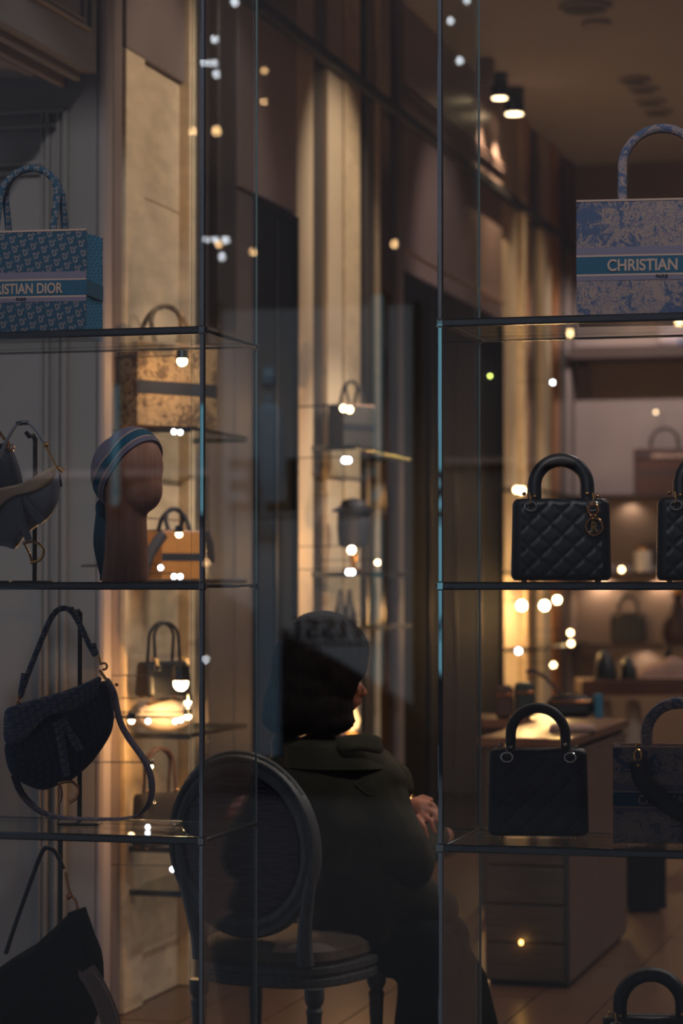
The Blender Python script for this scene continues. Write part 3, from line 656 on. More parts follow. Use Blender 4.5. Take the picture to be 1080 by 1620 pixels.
put('shoulder_strap', MB().tube(path3(L([(-40, 760), (-15, 735), (0, 718), (14, 690), (28, 670), (45, 667), (60, 682), (73, 703)]), -.02), 1, 8, flat=(.012, .009), up=(0, 1, 0)), MT['grey_leather'], t)
put('strap_cuff', MB().tube(path3(L([(26, 669), (36, 667), (45, 667)]), -.02), .006, 8), MT['letterblk'], t)
put('chain', MB().tube(path3(L([(72, 702), (80, 718), (88, 733), (93, 741)]), -.02), .0032, 6).sphere((L([(73, 702)])[0][0], -.022, L([(73, 702)])[0][1]), .0075).tube(path3(L([(94, 739), (101, 744)]), -.025), .0065, 8), MT['brass'], t)
put('zip_pull', MB().tube(path3(L([(95, 748), (98, 768)]), -.025), .0025, 6), MT['leather'], t)
# navy saddle bag behind it
s2 = sc(5, 6.15); L = loc2(5, 921, s2); t = thing('navy_bag', 'navy pointed bag on a short prop behind the grey saddle bag', 'bag', sp(5, 1, 6.15), radians(16))
put('body', MB().pillow(smooth_poly(L([(-50, 850), (-62, 790), (-30, 720), (0, 699), (14, 702), (25, 722), (36, 765), (30, 815), (10, 850), (-20, 862)])), .05, 5), MT['navy'], t)
put('prop', MB().box((-.02, 0, .004), (.08, .07, .008)).box((-.02, 0, .06), (.01, .01, .12)), MT['letterblk'], t)
put('ring', MB().tube([(L([(17, 706)])[0][0] + .008 * cos(a * pi / 5), -.01, L([(17, 706)])[0][1] + .008 * sin(a * pi / 5)) for a in range(10)], .0025, 6, closed=True), MT['brass_d'], t)
put('strap', MB().tube(path3(L([(14, 700), (3, 688), (-8, 672)]), -.005), .005, 6), MT['brass_d'], t)
# blue woven saddle bag, third shelf
stand('dark stand pole behind the blue saddle bag', sp(127, 2, 6.06), .555)
t, L = saddle('saddle_bag', 'slate blue woven saddle bag with long woven strap and gold hook', 110, 2, 5.98, radians(18), 1318,
    [(14, 1180), (10, 1205), (20, 1235), (45, 1252), (70, 1259), (92, 1252), (112, 1245), (140, 1222), (158, 1200), (176, 1170), (181, 1140), (176, 1110), (163, 1088), (120, 1110), (60, 1150)],
    [(9, 1150), (12, 1132), (28, 1124), (60, 1114), (100, 1103), (135, 1090), (160, 1080), (157, 1100), (146, 1118), (125, 1132), (98, 1138), (78, 1144), (62, 1158), (44, 1178), (24, 1187), (10, 1180)], 'oblq_d', 'oblq_s', th=.075)
put('strap_tab', MB().tube(path3(L([(94, 1150), (102, 1190), (108, 1235)]), -.058), 1, 8, flat=(.021, .009), up=(1, 0, 0)), MT['oblq_s'], t)
put('strap_tab', MB().tube(path3(L([(100, 1146), (115, 1170), (130, 1195)]), -.054), 1, 8, flat=(.021, .009), up=(.8, 0, .6)), MT['oblq_s'], t)
put('letter_buckle', MB().tube(path3(L([(97, 1246), (101, 1262), (98, 1276)]), -.06), .0035, 8).tube(path3(L([(95, 1246), (115, 1243), (127, 1254), (124, 1268), (113, 1276)]), -.06), .0042, 8), MT['brass_d'], t)
put('shoulder_strap', MB().tube(path3(L([(34, 1112), (44, 1082), (62, 1035), (82, 988), (96, 974), (112, 976), (128, 1000), (142, 1030), (152, 1048)]), -.02), 1, 8, flat=(.018, .015), up=(0, 1, 0)), MT['oblq_s'], t)
put('strap_cuff', MB().tube(path3(L([(36, 1106), (41, 1075)]), -.022), .009, 8).tube(path3(L([(147, 1028), (152, 1046)]), -.022), .009, 8), MT['oblq_s'], t)
put('hook', MB().tube([(L([(165, 1064)])[0][0] + .0085 * cos(a * pi / 6), -.03, L([(165, 1064)])[0][1] + .0085 * sin(a * pi / 6)) for a in range(-4, 6)], .0032, 6).tube(path3(L([(156, 1046), (158, 1054), (160, 1062)]), -.03), .004, 6).tube(path3(L([(158, 1070), (170, 1086)]), -.03), .0045, 6), MT['brass'], t)
put('rings', MB().sphere((L([(33, 1112)])[0][0], -.02, L([(33, 1112)])[0][1]), .007).sphere((L([(31, 1122)])[0][0], -.02, L([(31, 1122)])[0][1]), .008).sphere((L([(185, 1093)])[0][0], -.02, L([(185, 1093)])[0][1]), .005), MT['brass_d'], t)
put('long_strap', MB().tube([Vector((x, -.01 - .05 * min(1, max(0, (.22 - z) / .2)), z)) for x, z in smooth_poly(L([(168, 1085), (180, 1105), (190, 1150), (206, 1180), (228, 1210), (240, 1240), (240, 1268), (228, 1290), (205, 1300), (160, 1302), (100, 1299), (65, 1288), (38, 1262), (26, 1235)]), 4, False)], 1, 8, flat=(.027, .005), up=(.55, .8, .2)), MT['strapcl'], t)
# dark saddle bag, lowest shelf
stand('dark stand pole behind the black saddle bag of the lowest shelf', sp(97, 3, 6.06), .6)
t, L = saddle('saddle_bag', 'black saddle bag with striped taupe strap on the lowest shelf', 80, 3, 5.98, radians(16), 1720,
    [(-20, 1700), (-30, 1620), (0, 1560), (40, 1530), (90, 1500), (130, 1468), (150, 1500), (165, 1545), (160, 1620), (120, 1690), (50, 1712)],
    [(-30, 1590), (0, 1555), (50, 1525), (90, 1490), (118, 1465), (125, 1480), (120, 1520), (100, 1560), (60, 1580), (20, 1640), (-20, 1650)], 'fringe', 'fringe', th=.08)
put('shoulder_strap', MB().tube(path3(L([(13, 1532), (30, 1480), (55, 1410), (70, 1372), (80, 1367), (92, 1376), (103, 1400)]), -.02), 1, 8, flat=(.016, .012), up=(0, 1, 0)), MT['navy'], t)
put('chain', MB().tube(path3(L([(106, 1405), (112, 1435), (122, 1450), (126, 1466)]), -.02), .0045, 6).sphere((L([(111, 1443)])[0][0], -.025, L([(111, 1443)])[0][1]), .008), MT['brass_d'], t)
put('tassel', MB().tube(path3(L([(125, 1462), (138, 1500), (152, 1545)]), -.045), 1, 8, flat=(.05, .03), up=(1, 0, 0)), MT['fringe'], t)
st = put('striped_strap', MB().tube(path3(L([(142, 1552), (160, 1582), (178, 1625), (186, 1680), (180, 1715)]), -.075), 1, 8, flat=(.05, .004), up=(1, 0, .3)), MT['taupeband'], t)
for dx in (-11, 11): put('stripe', MB().tube(path3(L([(142 + dx, 1554), (160 + dx, 1582), (178 + dx, 1625), (186 + dx, 1680), (180 + dx, 1715)]), -.0785), 1, 6, flat=(.006, .003), up=(1, 0, .3)), MT['creamline'], st)

# ------------------------------------------------------------------ wooden head with silk scarf
Yh = 5.99; s_ = sc(200, Yh); L = loc2(200, 921, s_)
hd = thing('mannequin_bust', 'wooden display head on a long neck, under the blue scarf', 'display bust', sp(200, 1, Yh), radians(20))
mb = MB()
def q(px, py): x, z = L([(px, py)])[0]; return x, z
x, z = q(210, 737); mb.sphere((x, 0, z), (.079, .088, .1), 24, 16)
x, z = q(222, 773); mb.sphere((x, -.018, z), (.058, .062, .062), 20, 12)
x, z = q(190, 745); mb.sphere((x, .01, z), (.07, .08, .09), 20, 12)
rings = []
for py, a, b_ in ((921, 160, 237), (915, 160, 237), (880, 164, 235), (840, 167, 233), (805, 166, 232), (770, 163, 238)):
    xa, zz = q(a, py); xb, _ = q(b_, py); cx = (xa + xb) / 2; r = (xb - xa) / 2
    rings.append([Vector((cx + r * cos(2 * pi * k / 24), r * .9 * sin(2 * pi * k / 24), max(zz, .0))) for k in range(24)])
mb.loft(rings)
put('head', remeshed(mb, 'head', MT['wood_head'], .005, 22), None, hd)
sf = thing('head_scarf', 'blue and rose striped scarf wrapped round the wooden head', 'scarf', sp(200, 1, Yh), radians(20))
x0, z0 = q(206, 738); C0 = Vector((x0, .004, z0)); n_ = Vector((.62, -.5, -.6)).normalized()
def headpt(d, k=1.0):
    """point of the head's outer surface in direction d from C0 (union of three ellipsoids)"""
    best = 0
    for (px, py, yy, r) in ((210, 737, 0, (.079, .088, .1)), (190, 745, .01, (.07, .08, .09))):
        ex, ez = q(px, py); e = Vector((ex, yy, ez)); o = C0 - e
        A = sum((d[i] / r[i]) ** 2 for i in range(3)); B = sum(2 * d[i] * o[i] / r[i] ** 2 for i in range(3)); Cc = sum((o[i] / r[i]) ** 2 for i in range(3)) - 1
        D = B * B - 4 * A * Cc
        if D > 0: best = max(best, (-B + sqrt(D)) / (2 * A))
    return C0 + d * (best * k + .003)
u_ = n_.orthogonal().normalized(); v_ = n_.cross(u_)
def band(name, a0, a1, m, thick, parent, n=56, m_=5):
    mb = MB(); ro = []; 
    for i in range(m_ + 1):
        th = a0 + (a1 - a0) * i / m_; ro.append([headpt((n_ * cos(th) + (u_ * cos(2 * pi * k / n) + v_ * sin(2 * pi * k / n)) * sin(th)).normalized()) for k in range(n)])
    ri = [[p + (C0 - p).normalized() * .004 for p in r] for r in ro]
    ro = [[p - (C0 - p).normalized() * thick for p in r] for r in ro]
    rings = ri[::-1] + ro; rings.append(ri[-1])
    mb.loft(rings, cap=False); return put(name, mb, MT[m], parent)
A0 = radians(80)
band('grey_edge', A0, A0 + .12, 'lilac', .004, sf); band('cream_line', A0 + .12, A0 + .16, 'creamline', .005, sf); band('blue_band', A0 + .16, A0 + .40, 'blueband', .005, sf)
band('cream_line', A0 + .40, A0 + .45, 'creamline', .005, sf); band('back_wrap', A0 + .45, pi - .25, 'lilac', .004, sf, m_=9)
put('knot', MB().sphere((q(160, 800)[0], .045, q(160, 800)[1]), (.016, .02, .024)), MT['blueband'], sf)
put('tail', MB().tube([Vector((px_x, .045, pz)) for px_x, pz in smooth_poly(L([(162, 798), (158, 825), (156, 855), (160, 880), (166, 905), (167, 916)]), 4, False)], 1, 8, flat=(.03, .006), up=(1, .3, 0)), MT['blueband'], sf)
put('tail', MB().tube([Vector((px_x, .055, pz)) for px_x, pz in smooth_poly(L([(164, 800), (165, 835), (166, 875), (163, 915)]), 4, False)], 1, 8, flat=(.02, .006), up=(1, -.3, 0)), MT['lilac'], sf)

# ================================================================== GOODS ON THE WALL SHELVES
def onw(px, z, X): return Vector((X, yw(px, X), z))
z1, z2, z3, z4, z5 = [z + .001 for z in SH1]
book_tote('book_tote', 'brown toile tote with dark band in the stone niche, uppermost', onw(262, z1, -2.88), radians(58), .36, .29, .13, 'toile_b', band='navyband', text=None, tone=None, hw=.17, hh=.17, hr=.009)
t = book_tote('small_tote', 'caramel tote with navy band and curved handle in the stone niche', onw(275, z2, -2.88), radians(60), .2, .17, .1, 'tanbag', band='navyband', text=None, tone=None, hw=.1, hh=.11, hr=.008, handle='navy')
strap_part('side_strap', t, [(-.1, -.06, .16), (-.13, -.06, .13), (-.17, -.06, .08), (-.19, -.06, .02)], .04, .014, 'navy', up=(0, .2, 1))
strap_part('side_strap', t, [(.1, -.06, .17), (.12, -.06, .12), (.125, -.06, .06)], .035, .012, 'navy', up=(1, 0, 0))
t = thing('cream_pouch', 'shiny cream pouch lying under the dark niche handbag', 'bag', onw(262, z3, -2.88), radians(60))
put('body', MB().sphere((0, 0, .06), (.13, .06, .06), 20, 12), MT['creambag'], t); put('zip', MB().tube([(-.1, -.02, .1), (0, -.03, .12), (.1, -.02, .1)], .004, 6), MT['brass'], t)
lady_bag('small black handbag with two slim handles standing on the cream pouch', onw(258, z3 + .121, -2.88), radians(58), w_=.2, h=.12, d=.1, hw=.11, hh=.14, hr=.006, charms=False, quilt=False, name='slim_handled_bag')
lady_bag('tall handled handbag with gold links behind the oval chair back', onw(252, z4, -2.88), radians(58), w_=.2, h=.18, d=.09, m='leather_o', hm='brownbag_d', hw=.11, hh=.16, hr=.006, charms=True, quilt=False, name='niche_handbag')
y1, y2, y3 = [z + .001 for z in SH2]
book_tote('small_tote', 'grey small tote with dark band and looped handle in the narrow niche', onw(556, y1, -2.88), radians(60), .2, .19, .1, 'leather_o', band='navyband', text=None, tone=None, hw=.09, hh=.14, hr=.007)
t = thing('hat_on_stand', 'dark blue brimmed hat on a gold stand in the narrow niche', 'hat', onw(559, y2, -2.87), radians(45))
put('stand_stem', MB().lathe([(.05, 0), (.05, .01), (.012, .02), (.02, .1), (.03, .14)], n=16), MT['brass'], t)
put('crown', MB().lathe([(.05, .11), (.068, .12), (.075, .2), (.072, .28), (.05, .325), (.01, .335)], n=20), MT['navy'], t); put('brim', MB().lathe([(.07, .29), (.1, .272), (.102, .276), (.07, .296)], n=20), MT['navy'], t)
def boot(label, loc, rz, grp, h=.2):
    t = thing('slim_boot', label, 'shoe', loc, rz, grp)
    put('shaft', MB().lathe([(.035, .02), (.03, .06), (.018, h * .6), (.008, h)], n=12), MT['leather'], t); put('sole', MB().sphere((.0, -.03, .022), (.028, .07, .022)), MT['leather'], t)
    return t
boot('slim black boot nearer the doorway, low in the narrow niche', onw(538, y3, -2.88), .5, 'slim boots in the narrow niche', .17)
boot('slim black boot nearer the mirror strips, low in the narrow niche', onw(553, y3, -2.88), .5, 'slim boots in the narrow niche', .17)
# back wall
b0, b1, b2, b3 = [z + .001 for z in SHB]
def onb(px, z, dy=.2): p = atY(px, 925, YB - dy); return Vector((p.x, YB - dy, z))
t = book_tote('book_tote', 'rust brown tote with dark top on the pale back wall', onb(1052, b1), radians(14), .42, .32, .14, 'brownbag', band='brownbag_d', text=None, tone=None, hw=.19, hh=.17, hr=.011, handle='brownbag_d')
put('dark_top', box((0, -.072, .28), (.422, .012, .08), 0, .002), MT['brownbag_d'], t)
me = textmesh('CHRISTIAN DIOR', .035, MT['creamline'], .9, .001, .0005); o = put('lettering', me, None, t); o.location = (.02, -.081, .255)
t = thing('candle_glass', 'cream candle in a squat glass on the back shelf', 'candle', onb(1017, b2))
put('jar', MB().lathe([(.06, 0), (.062, .01), (.062, .15), (.058, .15), (.057, .02)], n=20), MT['white'], t); put('lid', MB().lathe([(.064, .15), (.064, .17), (.02, .18)], n=20), MT['brass'], t)
lady_bag('small dark handbag with round handle on the glowing back shelf', onb(993, b3), radians(12), w_=.25, h=.2, d=.1, m='leather', hw=.13, hh=.12, hr=.012, charms=False, quilt=False, name='back_shelf_handbag')
t = thing('brown_vase', 'brown bottle-shaped vase at the end of the back shelf', 'vase', onb(1072, b3))
put('belly', MB().lathe([(.09, 0), (.11, .06), (.1, .15), (.05, .22), (.03, .3), (.045, .34)], n=18), MT['brownbag_d'], t); put('stopper', MB().sphere((0, 0, .36), .035), MT['gold'], t)
t = thing('dark_basket', 'dark patterned bag standing high on the thick brown shelf', 'bag', onb(1075, b0)); put('body', MB().pillow(smooth_poly([(-.12, 0), (-.14, .12), (-.1, .22), (.1, .22), (.14, .12), (.12, 0)]), .12), MT['toile_d'], t); put('handle', MB().tube(arch(.12, .14, 16, z0=.2), .008, 8), MT['toile_d'], t)
# small things in gilded niche
t = thing('gold_cup', 'small gilded cup on the middle shelf of the gilded niche', 'cup', onw(866, SH3[1] + .001, -2.88)); put('bowl', MB().lathe([(.03, 0), (.012, .02), (.045, .07), (.05, .13), (.046, .13), (.03, .06)], n=16), MT['gold'], t); put('rim', MB().tube([(.048 * cos(k * pi / 8), .048 * sin(k * pi / 8), .13) for k in range(16)], .003, 6, closed=True), MT['brass'], t)

# ================================================================== COUNTER AND TABLES
CX1, CY0, CY1, CZ = -1.60, 9.10, 10.5, .93; CX0 = -1.92
t = thing('display_counter', 'smoked oak counter with striped grain and brown side', 'counter', ((CX0 + CX1) / 2, (CY0 + CY1) / 2, 0))
W_, D_ = CX1 - CX0, CY1 - CY0
put('carcass', box((0, 0, .02 + (CZ - .06) / 2), (W_ - .012, D_ - .012, CZ - .08)), MT['darkoak'], t, False)
for k in range(6):
    z0 = .02 + k * (CZ - .07) / 6; put('front_slat', box((0, -D_ / 2, z0 + (CZ - .07) / 12), (W_ - .02, .016, (CZ - .07) / 6 - .006), 0, .003), MT['darkoak'], t, False)
put('corner_strip', box((W_ / 2 - .004, -D_ / 2 - .002, CZ / 2 - .02), (.012, .02, CZ - .07), 0, .002), MT['groove'], t, False)
for k in range(2): put('side_panel', box((W_ / 2, -D_ / 4 + k * D_ / 2, CZ / 2 - .02), (.014, D_ / 2 - .006, CZ - .08), 0, .003), MT['sideoak'], t, False)
put('plinth', box((0, 0, .012), (W_ - .04, D_ - .04, .024)), MT['groove'], t, False)
put('top', box((.0, 0, CZ - .02), (W_ + .04, D_ + .04, .035), 0, .004), MT['tabletop'], t, False)
p = atY(824, 1491, CY0 - .025); o = put('warm_glint', MB().sphere((0, 0, 0), (.008, .006, .01), 10, 7), emis('glint_glow', (1, .5, .12), 8), t, label='glowing amber bead standing for a warm reflection on the counter front'); o.location = (p.x - (CX0 + CX1) / 2, p.y - (CY0 + CY1) / 2, p.z)  # glowing bead stands in for a warm reflection on the slats
point('glint_light', p + Vector((0, -.03, .0)), .06, (1, .5, .12), .01)  # added light spreads the warm glint over the counter front
def tray(px, py, Yt, label, m, w2, d2, h2=.02):
    p = atY(px, py, Yt); t = thing('open_catalogue', label, 'book', (p.x, Yt, CZ - .001), radians(10)); put('pages', box((0, 0, h2 / 2), (w2, d2, h2), 0, .003), MT[m], t); put('cover', box((0, 0, .002), (w2 + .01, d2 + .01, .004)), MT['letterblk'], t); return t
tray(905, 1160, 9.6, 'thin pale catalogue on the counter top, near its front', 'pinkcloth', .17, .22)
# second, lower display table further in, carrying small leather goods
TD = 11.3
def td(px, z=None): p = atD(px, 925, TD); return Vector((p.x, p.y, z if z is not None else 0))
zt = atD(850, 1136, TD).z
t = thing('display_table', 'long walnut display table behind the counter with leather goods', 'table', td(850), YAW)
put('table_top', box((0, .15, zt - .02), (.52, .5, .04), 0, .004), MT['tabletop'], t, False)
for sx in (-1, 1):
    for sy in (-.04, .34): put('leg', box((sx * .23, sy, (zt - .04) / 2), (.035, .035, zt - .04), 0, .003), MT['darkoak'], t, False)
def pbox(name, label, cat, px, z, dep, w2, d2, h2, m, bev=.015, hand=None, rz=YAW, rim=True):
    p = atD(px, 925, dep); t = thing(name, label, cat, (p.x, p.y, z), rz)
    put('body', box((0, 0, h2 / 2), (w2, d2, h2), 0, bev), MT[m], t)
    if rim: put('trim_band', box((0, -d2 / 2, h2 * .72), (w2 * .9, .008, .014), 0, .003), MT['brass_d'], t)
    if hand: put('handle', MB().tube(arch(hand[0], hand[1], 14, z0=h2 - .01), .006, 8), MT[m], t)
    return t
s11 = F / TD
pbox('leather_bag', 'brown upright bag at the doorway end of the walnut table', 'bag', 797, zt + .001, TD - .02, .085, .08, .15, 'brownbag_d')
pbox('leather_bag', 'dark green boxy bag between the brown bag and the clutch', 'bag', 829, zt + .001, TD - .02, .09, .09, .165, 'darkgreen')
t = pbox('clutch', 'wide black clutch with long arching strap on the walnut table', 'bag', 901, zt + .001, TD, .21, .09, .105, 'letterblk', .03)
put('strap', MB().tube([Vector((x, .02, z)) for x, z in smooth_poly([(-.2, .21), (-.17, .215), (-.12, .19), (-.07, .14), (-.04, .1)], 5, False)], .0085, 8), MT['brownbag_d'], t)
pbox('blue_box', 'slim blue box standing at the end of the black clutch', 'box', 945, zt + .001, TD, .035, .09, .11, 'blueband', .004, rim=False)
# far wooden console with shoes
CD = 14.0; zc_ = atD(990, 1076, CD).z; cxx = atD(1010, 925, CD)
t = thing('wooden_console', 'brown wooden console carrying the pointed shoes and cloth', 'table', (cxx.x, cxx.y, 0), YAW)
s14 = F / CD
put('table_top', box((.02, .15, zc_ - .042), (.70, .42, .084), 0, .005), MT['tabletop'], t, False)
for sx in (-.3, .34):
    for sy in (0, .32): put('leg', box((sx, sy, (zc_ - .084) / 2), (.05, .05, zc_ - .084), 0, .004), MT['darkoak'], t, False)
put('shelf_board', box((.02, .15, .348), (.62, .36, .03), 0, .003), MT['darkoak'], t, False)
def heel(label, px, hpx, wpx):
    p = atD(px, 925, CD); h = hpx / s14; w2 = wpx / s14
    t = thing('pointed_shoe', label, 'shoe', (p.x, p.y + .05, zc_ + .001), YAW, 'pointed shoes on the wooden console')
    rings = []
    for i in range(9):
        k = i / 8; r = w2 / 2 * (1 - k ** 2.2) ** .6 if k < 1 else .004
        rings.append([Vector((r * cos(2 * pi * j / 16) + .12 * w2 * (1 - k), r * 1.2 * sin(2 * pi * j / 16), h * k)) for j in range(16)])
    put('upper', MB().loft(rings), MT['leather'], t); put('welt', MB().box((.004, 0, .005), (w2 * 1.05, w2 * 1.2, .01), 0, .004), MT['brownbag_d'], t)
heel('taller black pointed shoe upright on the wooden console', 952, 49, 36); heel('shorter black pointed shoe upright on the wooden console', 989, 38, 28)
p = atD(1058, 925, CD); t = thing('folded_cloth', 'rose taupe cloth heaped on the wooden console beside the shoes', 'cloth', (p.x, p.y + .1, zc_ + .001), YAW)
mb = MB(); rings = []
for i in range(12):
    k = i / 11; x = -.19 + .42 * k; hh_ = .125 * sin(pi * min(1, k * .9 + .06)) ** .8 + .01 * sin(k * 17)
    rings.append([Vector((x, -.11 + .22 * j / 9, (hh_ * sin(pi * j / 9) ** .5 if 0 < j < 9 else 0) + .0)) for j in range(10)])
mb.loft(rings); put('upper_fold', mb, MT['pinkcloth'], t); put('lower_fold', MB().box((.02, 0, .01), (.44, .26, .02), 0, .008), MT['pinkcloth'], t)
p = atD(1049, 925, CD); t = thing('perfume_bottle', 'small black bottle standing behind the heaped cloth', 'bottle', (p.x - .005, p.y + .24, zc_ + .001), YAW)
put('body', box((0, .02, .08), (.05, .03, .16), 0, .006), MT['letterblk'], t); put('cap', MB().lathe([(.014, .16), (.014, .19), (.008, .195)], n=12), MT['letterblk'], t)
for px, py, r, nm in ((957, 1116, .045, 'white rounded vase under the end of the wooden console'), (1000, 1118, .06, 'wide pale drum under the middle of the wooden console')):
    p = atD(px, 925, 14.2); t = thing('pale_vessel', nm, 'vase', (p.x, p.y, .364), 0); hh_ = atD(px, 1108, 14.2).z - .37
    put('belly', MB().lathe([(r * .7, 0), (r, hh_ * .3), (r, hh_ * .7), (r * .7, hh_ * .95), (r * .5, hh_)], n=18), MT['white'], t); put('lip', MB().lathe([(r * .5, hh_), (r * .55, hh_ + .01), (r * .4, hh_ + .01)], n=18), MT['white'], t)
p = atD(1014, 925, 11.5); t = thing('low_plinth', 'low dark plinth standing on the floor beyond the counter', 'plinth', (p.x, p.y, 0), YAW)
put('block', box((0, 0, .28), (.17, .4, .52), 0, .004), MT['blacklac'], t, False); put('cap_board', box((0, 0, .555), (.2, .43, .03), 0, .004), MT['darkoak'], t, False)
# low console inside the doorway (dark goods with small glints)
p = atD(662, 925, 12.3); 

# ================================================================== CHAIR
CA = YAW - radians(27); s7 = F / 6.9
cp = atD(400, 925, 6.95); ch = thing('oval_back_chair', 'carved blue-grey chair with oval ribbed back under the seated person', 'chair', (cp.x, cp.y, 0), CA)
# local: x across, +y = direction the chair faces, back at y=-.0
ov_c = Vector((-.027, 0, .765)); RX, RZ = .24, .262
def oval(rx, rz, y, n=48, lean=.10): return [Vector((ov_c.x + rx * cos(2 * pi * k / n), y - lean * (rz * sin(2 * pi * k / n)) * .9, ov_c.z + rz * sin(2 * pi * k / n))) for k in range(n)]
rings = []
n = 48
prof = [(1.0, .012), (1.0, -.012), (.97, -.026), (.93, -.026), (.91, -.02), (.86, -.026), (.8, -.022), (.77, -.012), (.77, .012), (.86, .02), (.96, .022)]
rr = [oval(RX * k, RZ * k, y) for k, y in prof]; rr.append(rr[0]); put('back_frame', MB().loft(rr, cap=False), MT['chairpaint'], ch)
rr = [oval(RX * .78, RZ * .78, -.004), oval(RX * .75, RZ * .75, -.018), oval(RX * .55, RZ * .55, -.024), oval(RX * .2, RZ * .2, -.026), oval(RX * .01, RZ * .01, -.026)]
rr2 = [oval(RX * .01, RZ * .01, .03), oval(RX * .55, RZ * .55, .028), oval(RX * .75, RZ * .75, .02), oval(RX * .78, RZ * .78, .0)]
put('back_panel', MB().loft(rr2 + rr, cap=True), MT['chairback'], ch)
for k in range(26):                            # ribs of the fabric
    zz = -RZ * .73 + RZ * 1.46 * k / 25; hw_ = RX * .75 * sqrt(max(0, 1 - (zz / (RZ * .77)) ** 2))
    if hw_ < .02: continue
    put('fabric_rib', MB().tube([Vector((ov_c.x + hw_ * (-1 + 2 * i / 8), -.024 - .09 * zz - .005 * (1 - abs(-1 + 2 * i / 8)), ov_c.z + zz + .003 * sin(i * 1.7 + k))) for i in range(9)], [.0025, .004, .0045, .005, .005, .005, .0045, .004, .0025], 6), MT['chairback'], ch)
put('top_crest', MB().tube([Vector((ov_c.x + RX * .97 * cos(a), -.09 * RZ * sin(a) - .004, ov_c.z + RZ * .995 * sin(a))) for a in [radians(35 + 110 * i / 16) for i in range(17)]], .010, 8), MT['chairpaint'], ch)
for sx in (-1, 1):                             # back posts rising from the seat into the oval
    put('back_post', MB().tube([Vector((sx * .168 - .01, .02, .44)), Vector((sx * .170 - .012, .012, .5)), Vector((sx * .182 - .016, .004, .57)), Vector((sx * .2 - .02, -.002, .65)), Vector((sx * .215 - .022, -.006, .72))], [.026, .023, .02, .018, .012], 10), MT['chairpaint'], ch)
rail = []
for zz, k in ((.375, .97), (.38, 1.0), (.398, 1.0), (.402, .975), (.41, .975), (.414, 1.0), (.43, 1.0), (.436, .96)):
    ring = []
    for i in range(40):
        a = 2 * pi * i / 40; x = .235 * k * (abs(cos(a)) ** .65) * (1 if cos(a) >= 0 else -1); y = .225 * k * (abs(sin(a)) ** .65) * (1 if sin(a) >= 0 else -1)
        x *= 1 + .08 * (y / .22); ring.append(Vector((x, y + .2, zz)))
    rail.append(ring)
put('seat_rail', MB().loft(rail), MT['chairpaint'], ch)
rail = []
for zz, k in ((.434, .93), (.45, .97), (.475, .95), (.495, .85), (.506, .6), (.508, .2)):
    rail.append([Vector((.235 * k * (abs(cos(a)) ** .7) * (1 if cos(a) >= 0 else -1), .2 + .225 * k * (abs(sin(a)) ** .7) * (1 if sin(a) >= 0 else -1), zz)) for a in [2 * pi * i / 40 for i in range(40)]])
put('seat_cushion', MB().loft(rail), MT['seatfab'], ch)
for sx, sy in ((-1, .02), (1, .02), (-1, .38), (1, .38)):
    prof = [(.012, 0), (.014, .015), (.011, .03), (.014, .05), (.021, .3), (.024, .315), (.018, .325), (.026, .34), (.028, .352), (.028, .378)]
    lg = put('leg', MB().lathe(prof, (sx * (.185 if sy < .1 else .2), sy, 0), 16), MT['chairpaint'], ch)
    put('flute', MB().tube([(sx * (.185 if sy < .1 else .2) + .0155 * cos(-.8), sy + .0155 * sin(-.8), .06), (sx * (.185 if sy < .1 else .2) + .021 * cos(-.8), sy + .021 * sin(-.8), .29)], .003, 6), MT['chairpaint'], lg)

# ================================================================== PERSON
pe = thing('person', 'seated person with a dark brown bob and olive jacket seen from behind', 'person', (cp.x, cp.y, 0))
O = Vector((cp.x, cp.y, 0)); D0 = 7.2
def P(px, py, dd=0): return atD(px, py, D0 + dd) - O
sk = MB()                                       # one continuous body
sk.cap(P(570, 1428, .05), P(555, 1300, .05), .115, .11); sk.cap(P(555, 1310, .05), P(520, 1200, .04), .12, .09)
sk.cap(P(470, 1215, .1), P(590, 1225, -.0), .07, .07); sk.cap(P(510, 1190, .03), P(512, 1120, .02), .055, .05)
sk.sphere(P(512, 1070, .0), (.082, .098, .115), 20, 14); sk.sphere(P(545, 1105, .03), (.045, .05, .045), 14, 9)        # skull and jaw
sk.sphere(P(560, 1093, .02), (.02, .02, .03)); sk.cap(P(569, 1083, .03), P(575, 1096, .035), .008, .012)             # nose
sk.sphere(P(566, 1108, .03), (.012, .014, .006)); sk.sphere(P(565, 1113, .03), (.011, .013, .006))                  # lips
sk.sphere(P(508, 1085, -.078), (.012, .012, .028))                                                              # ear
sk.cap(P(595, 1230, -.02), P(650, 1365, -.08), .052, .042); sk.cap(P(650, 1365, -.08), P(700, 1330, .12), .04, .03)       # right arm
sk.cap(P(700, 1330, .12), P(705, 1322, .2), .028, .026)
sk.cap(P(480, 1230, .2), P(560, 1330, .32), .05, .042); sk.cap(P(560, 1330, .32), P(650, 1278, .06), .038, .027)          # left arm across
sk.cap(P(650, 1275, .06), P(668, 1280, .02), .027, .03)                                                       # palm
for i, (a, b_, c) in enumerate((((664, 1268, .03), (684, 1273, .0), (697, 1290, -.01)), ((665, 1277, .012), (686, 1286, -.02), (697, 1306, -.03)), ((664, 1286, -.0), (681, 1298, -.035), (688, 1317, -.04)), ((659, 1293, -.015), (671, 1308, -.045), (676, 1325, -.05)))):
    sk.cap(P(*a), P(*b_), .0088, .008); sk.cap(P(*b_), P(*c), .008, .0065)
sk.cap(P(655, 1268, .05), P(668, 1262, .05), .012, .010); sk.cap(P(668, 1262, .05), P(682, 1266, .04), .010, .008)          # thumb
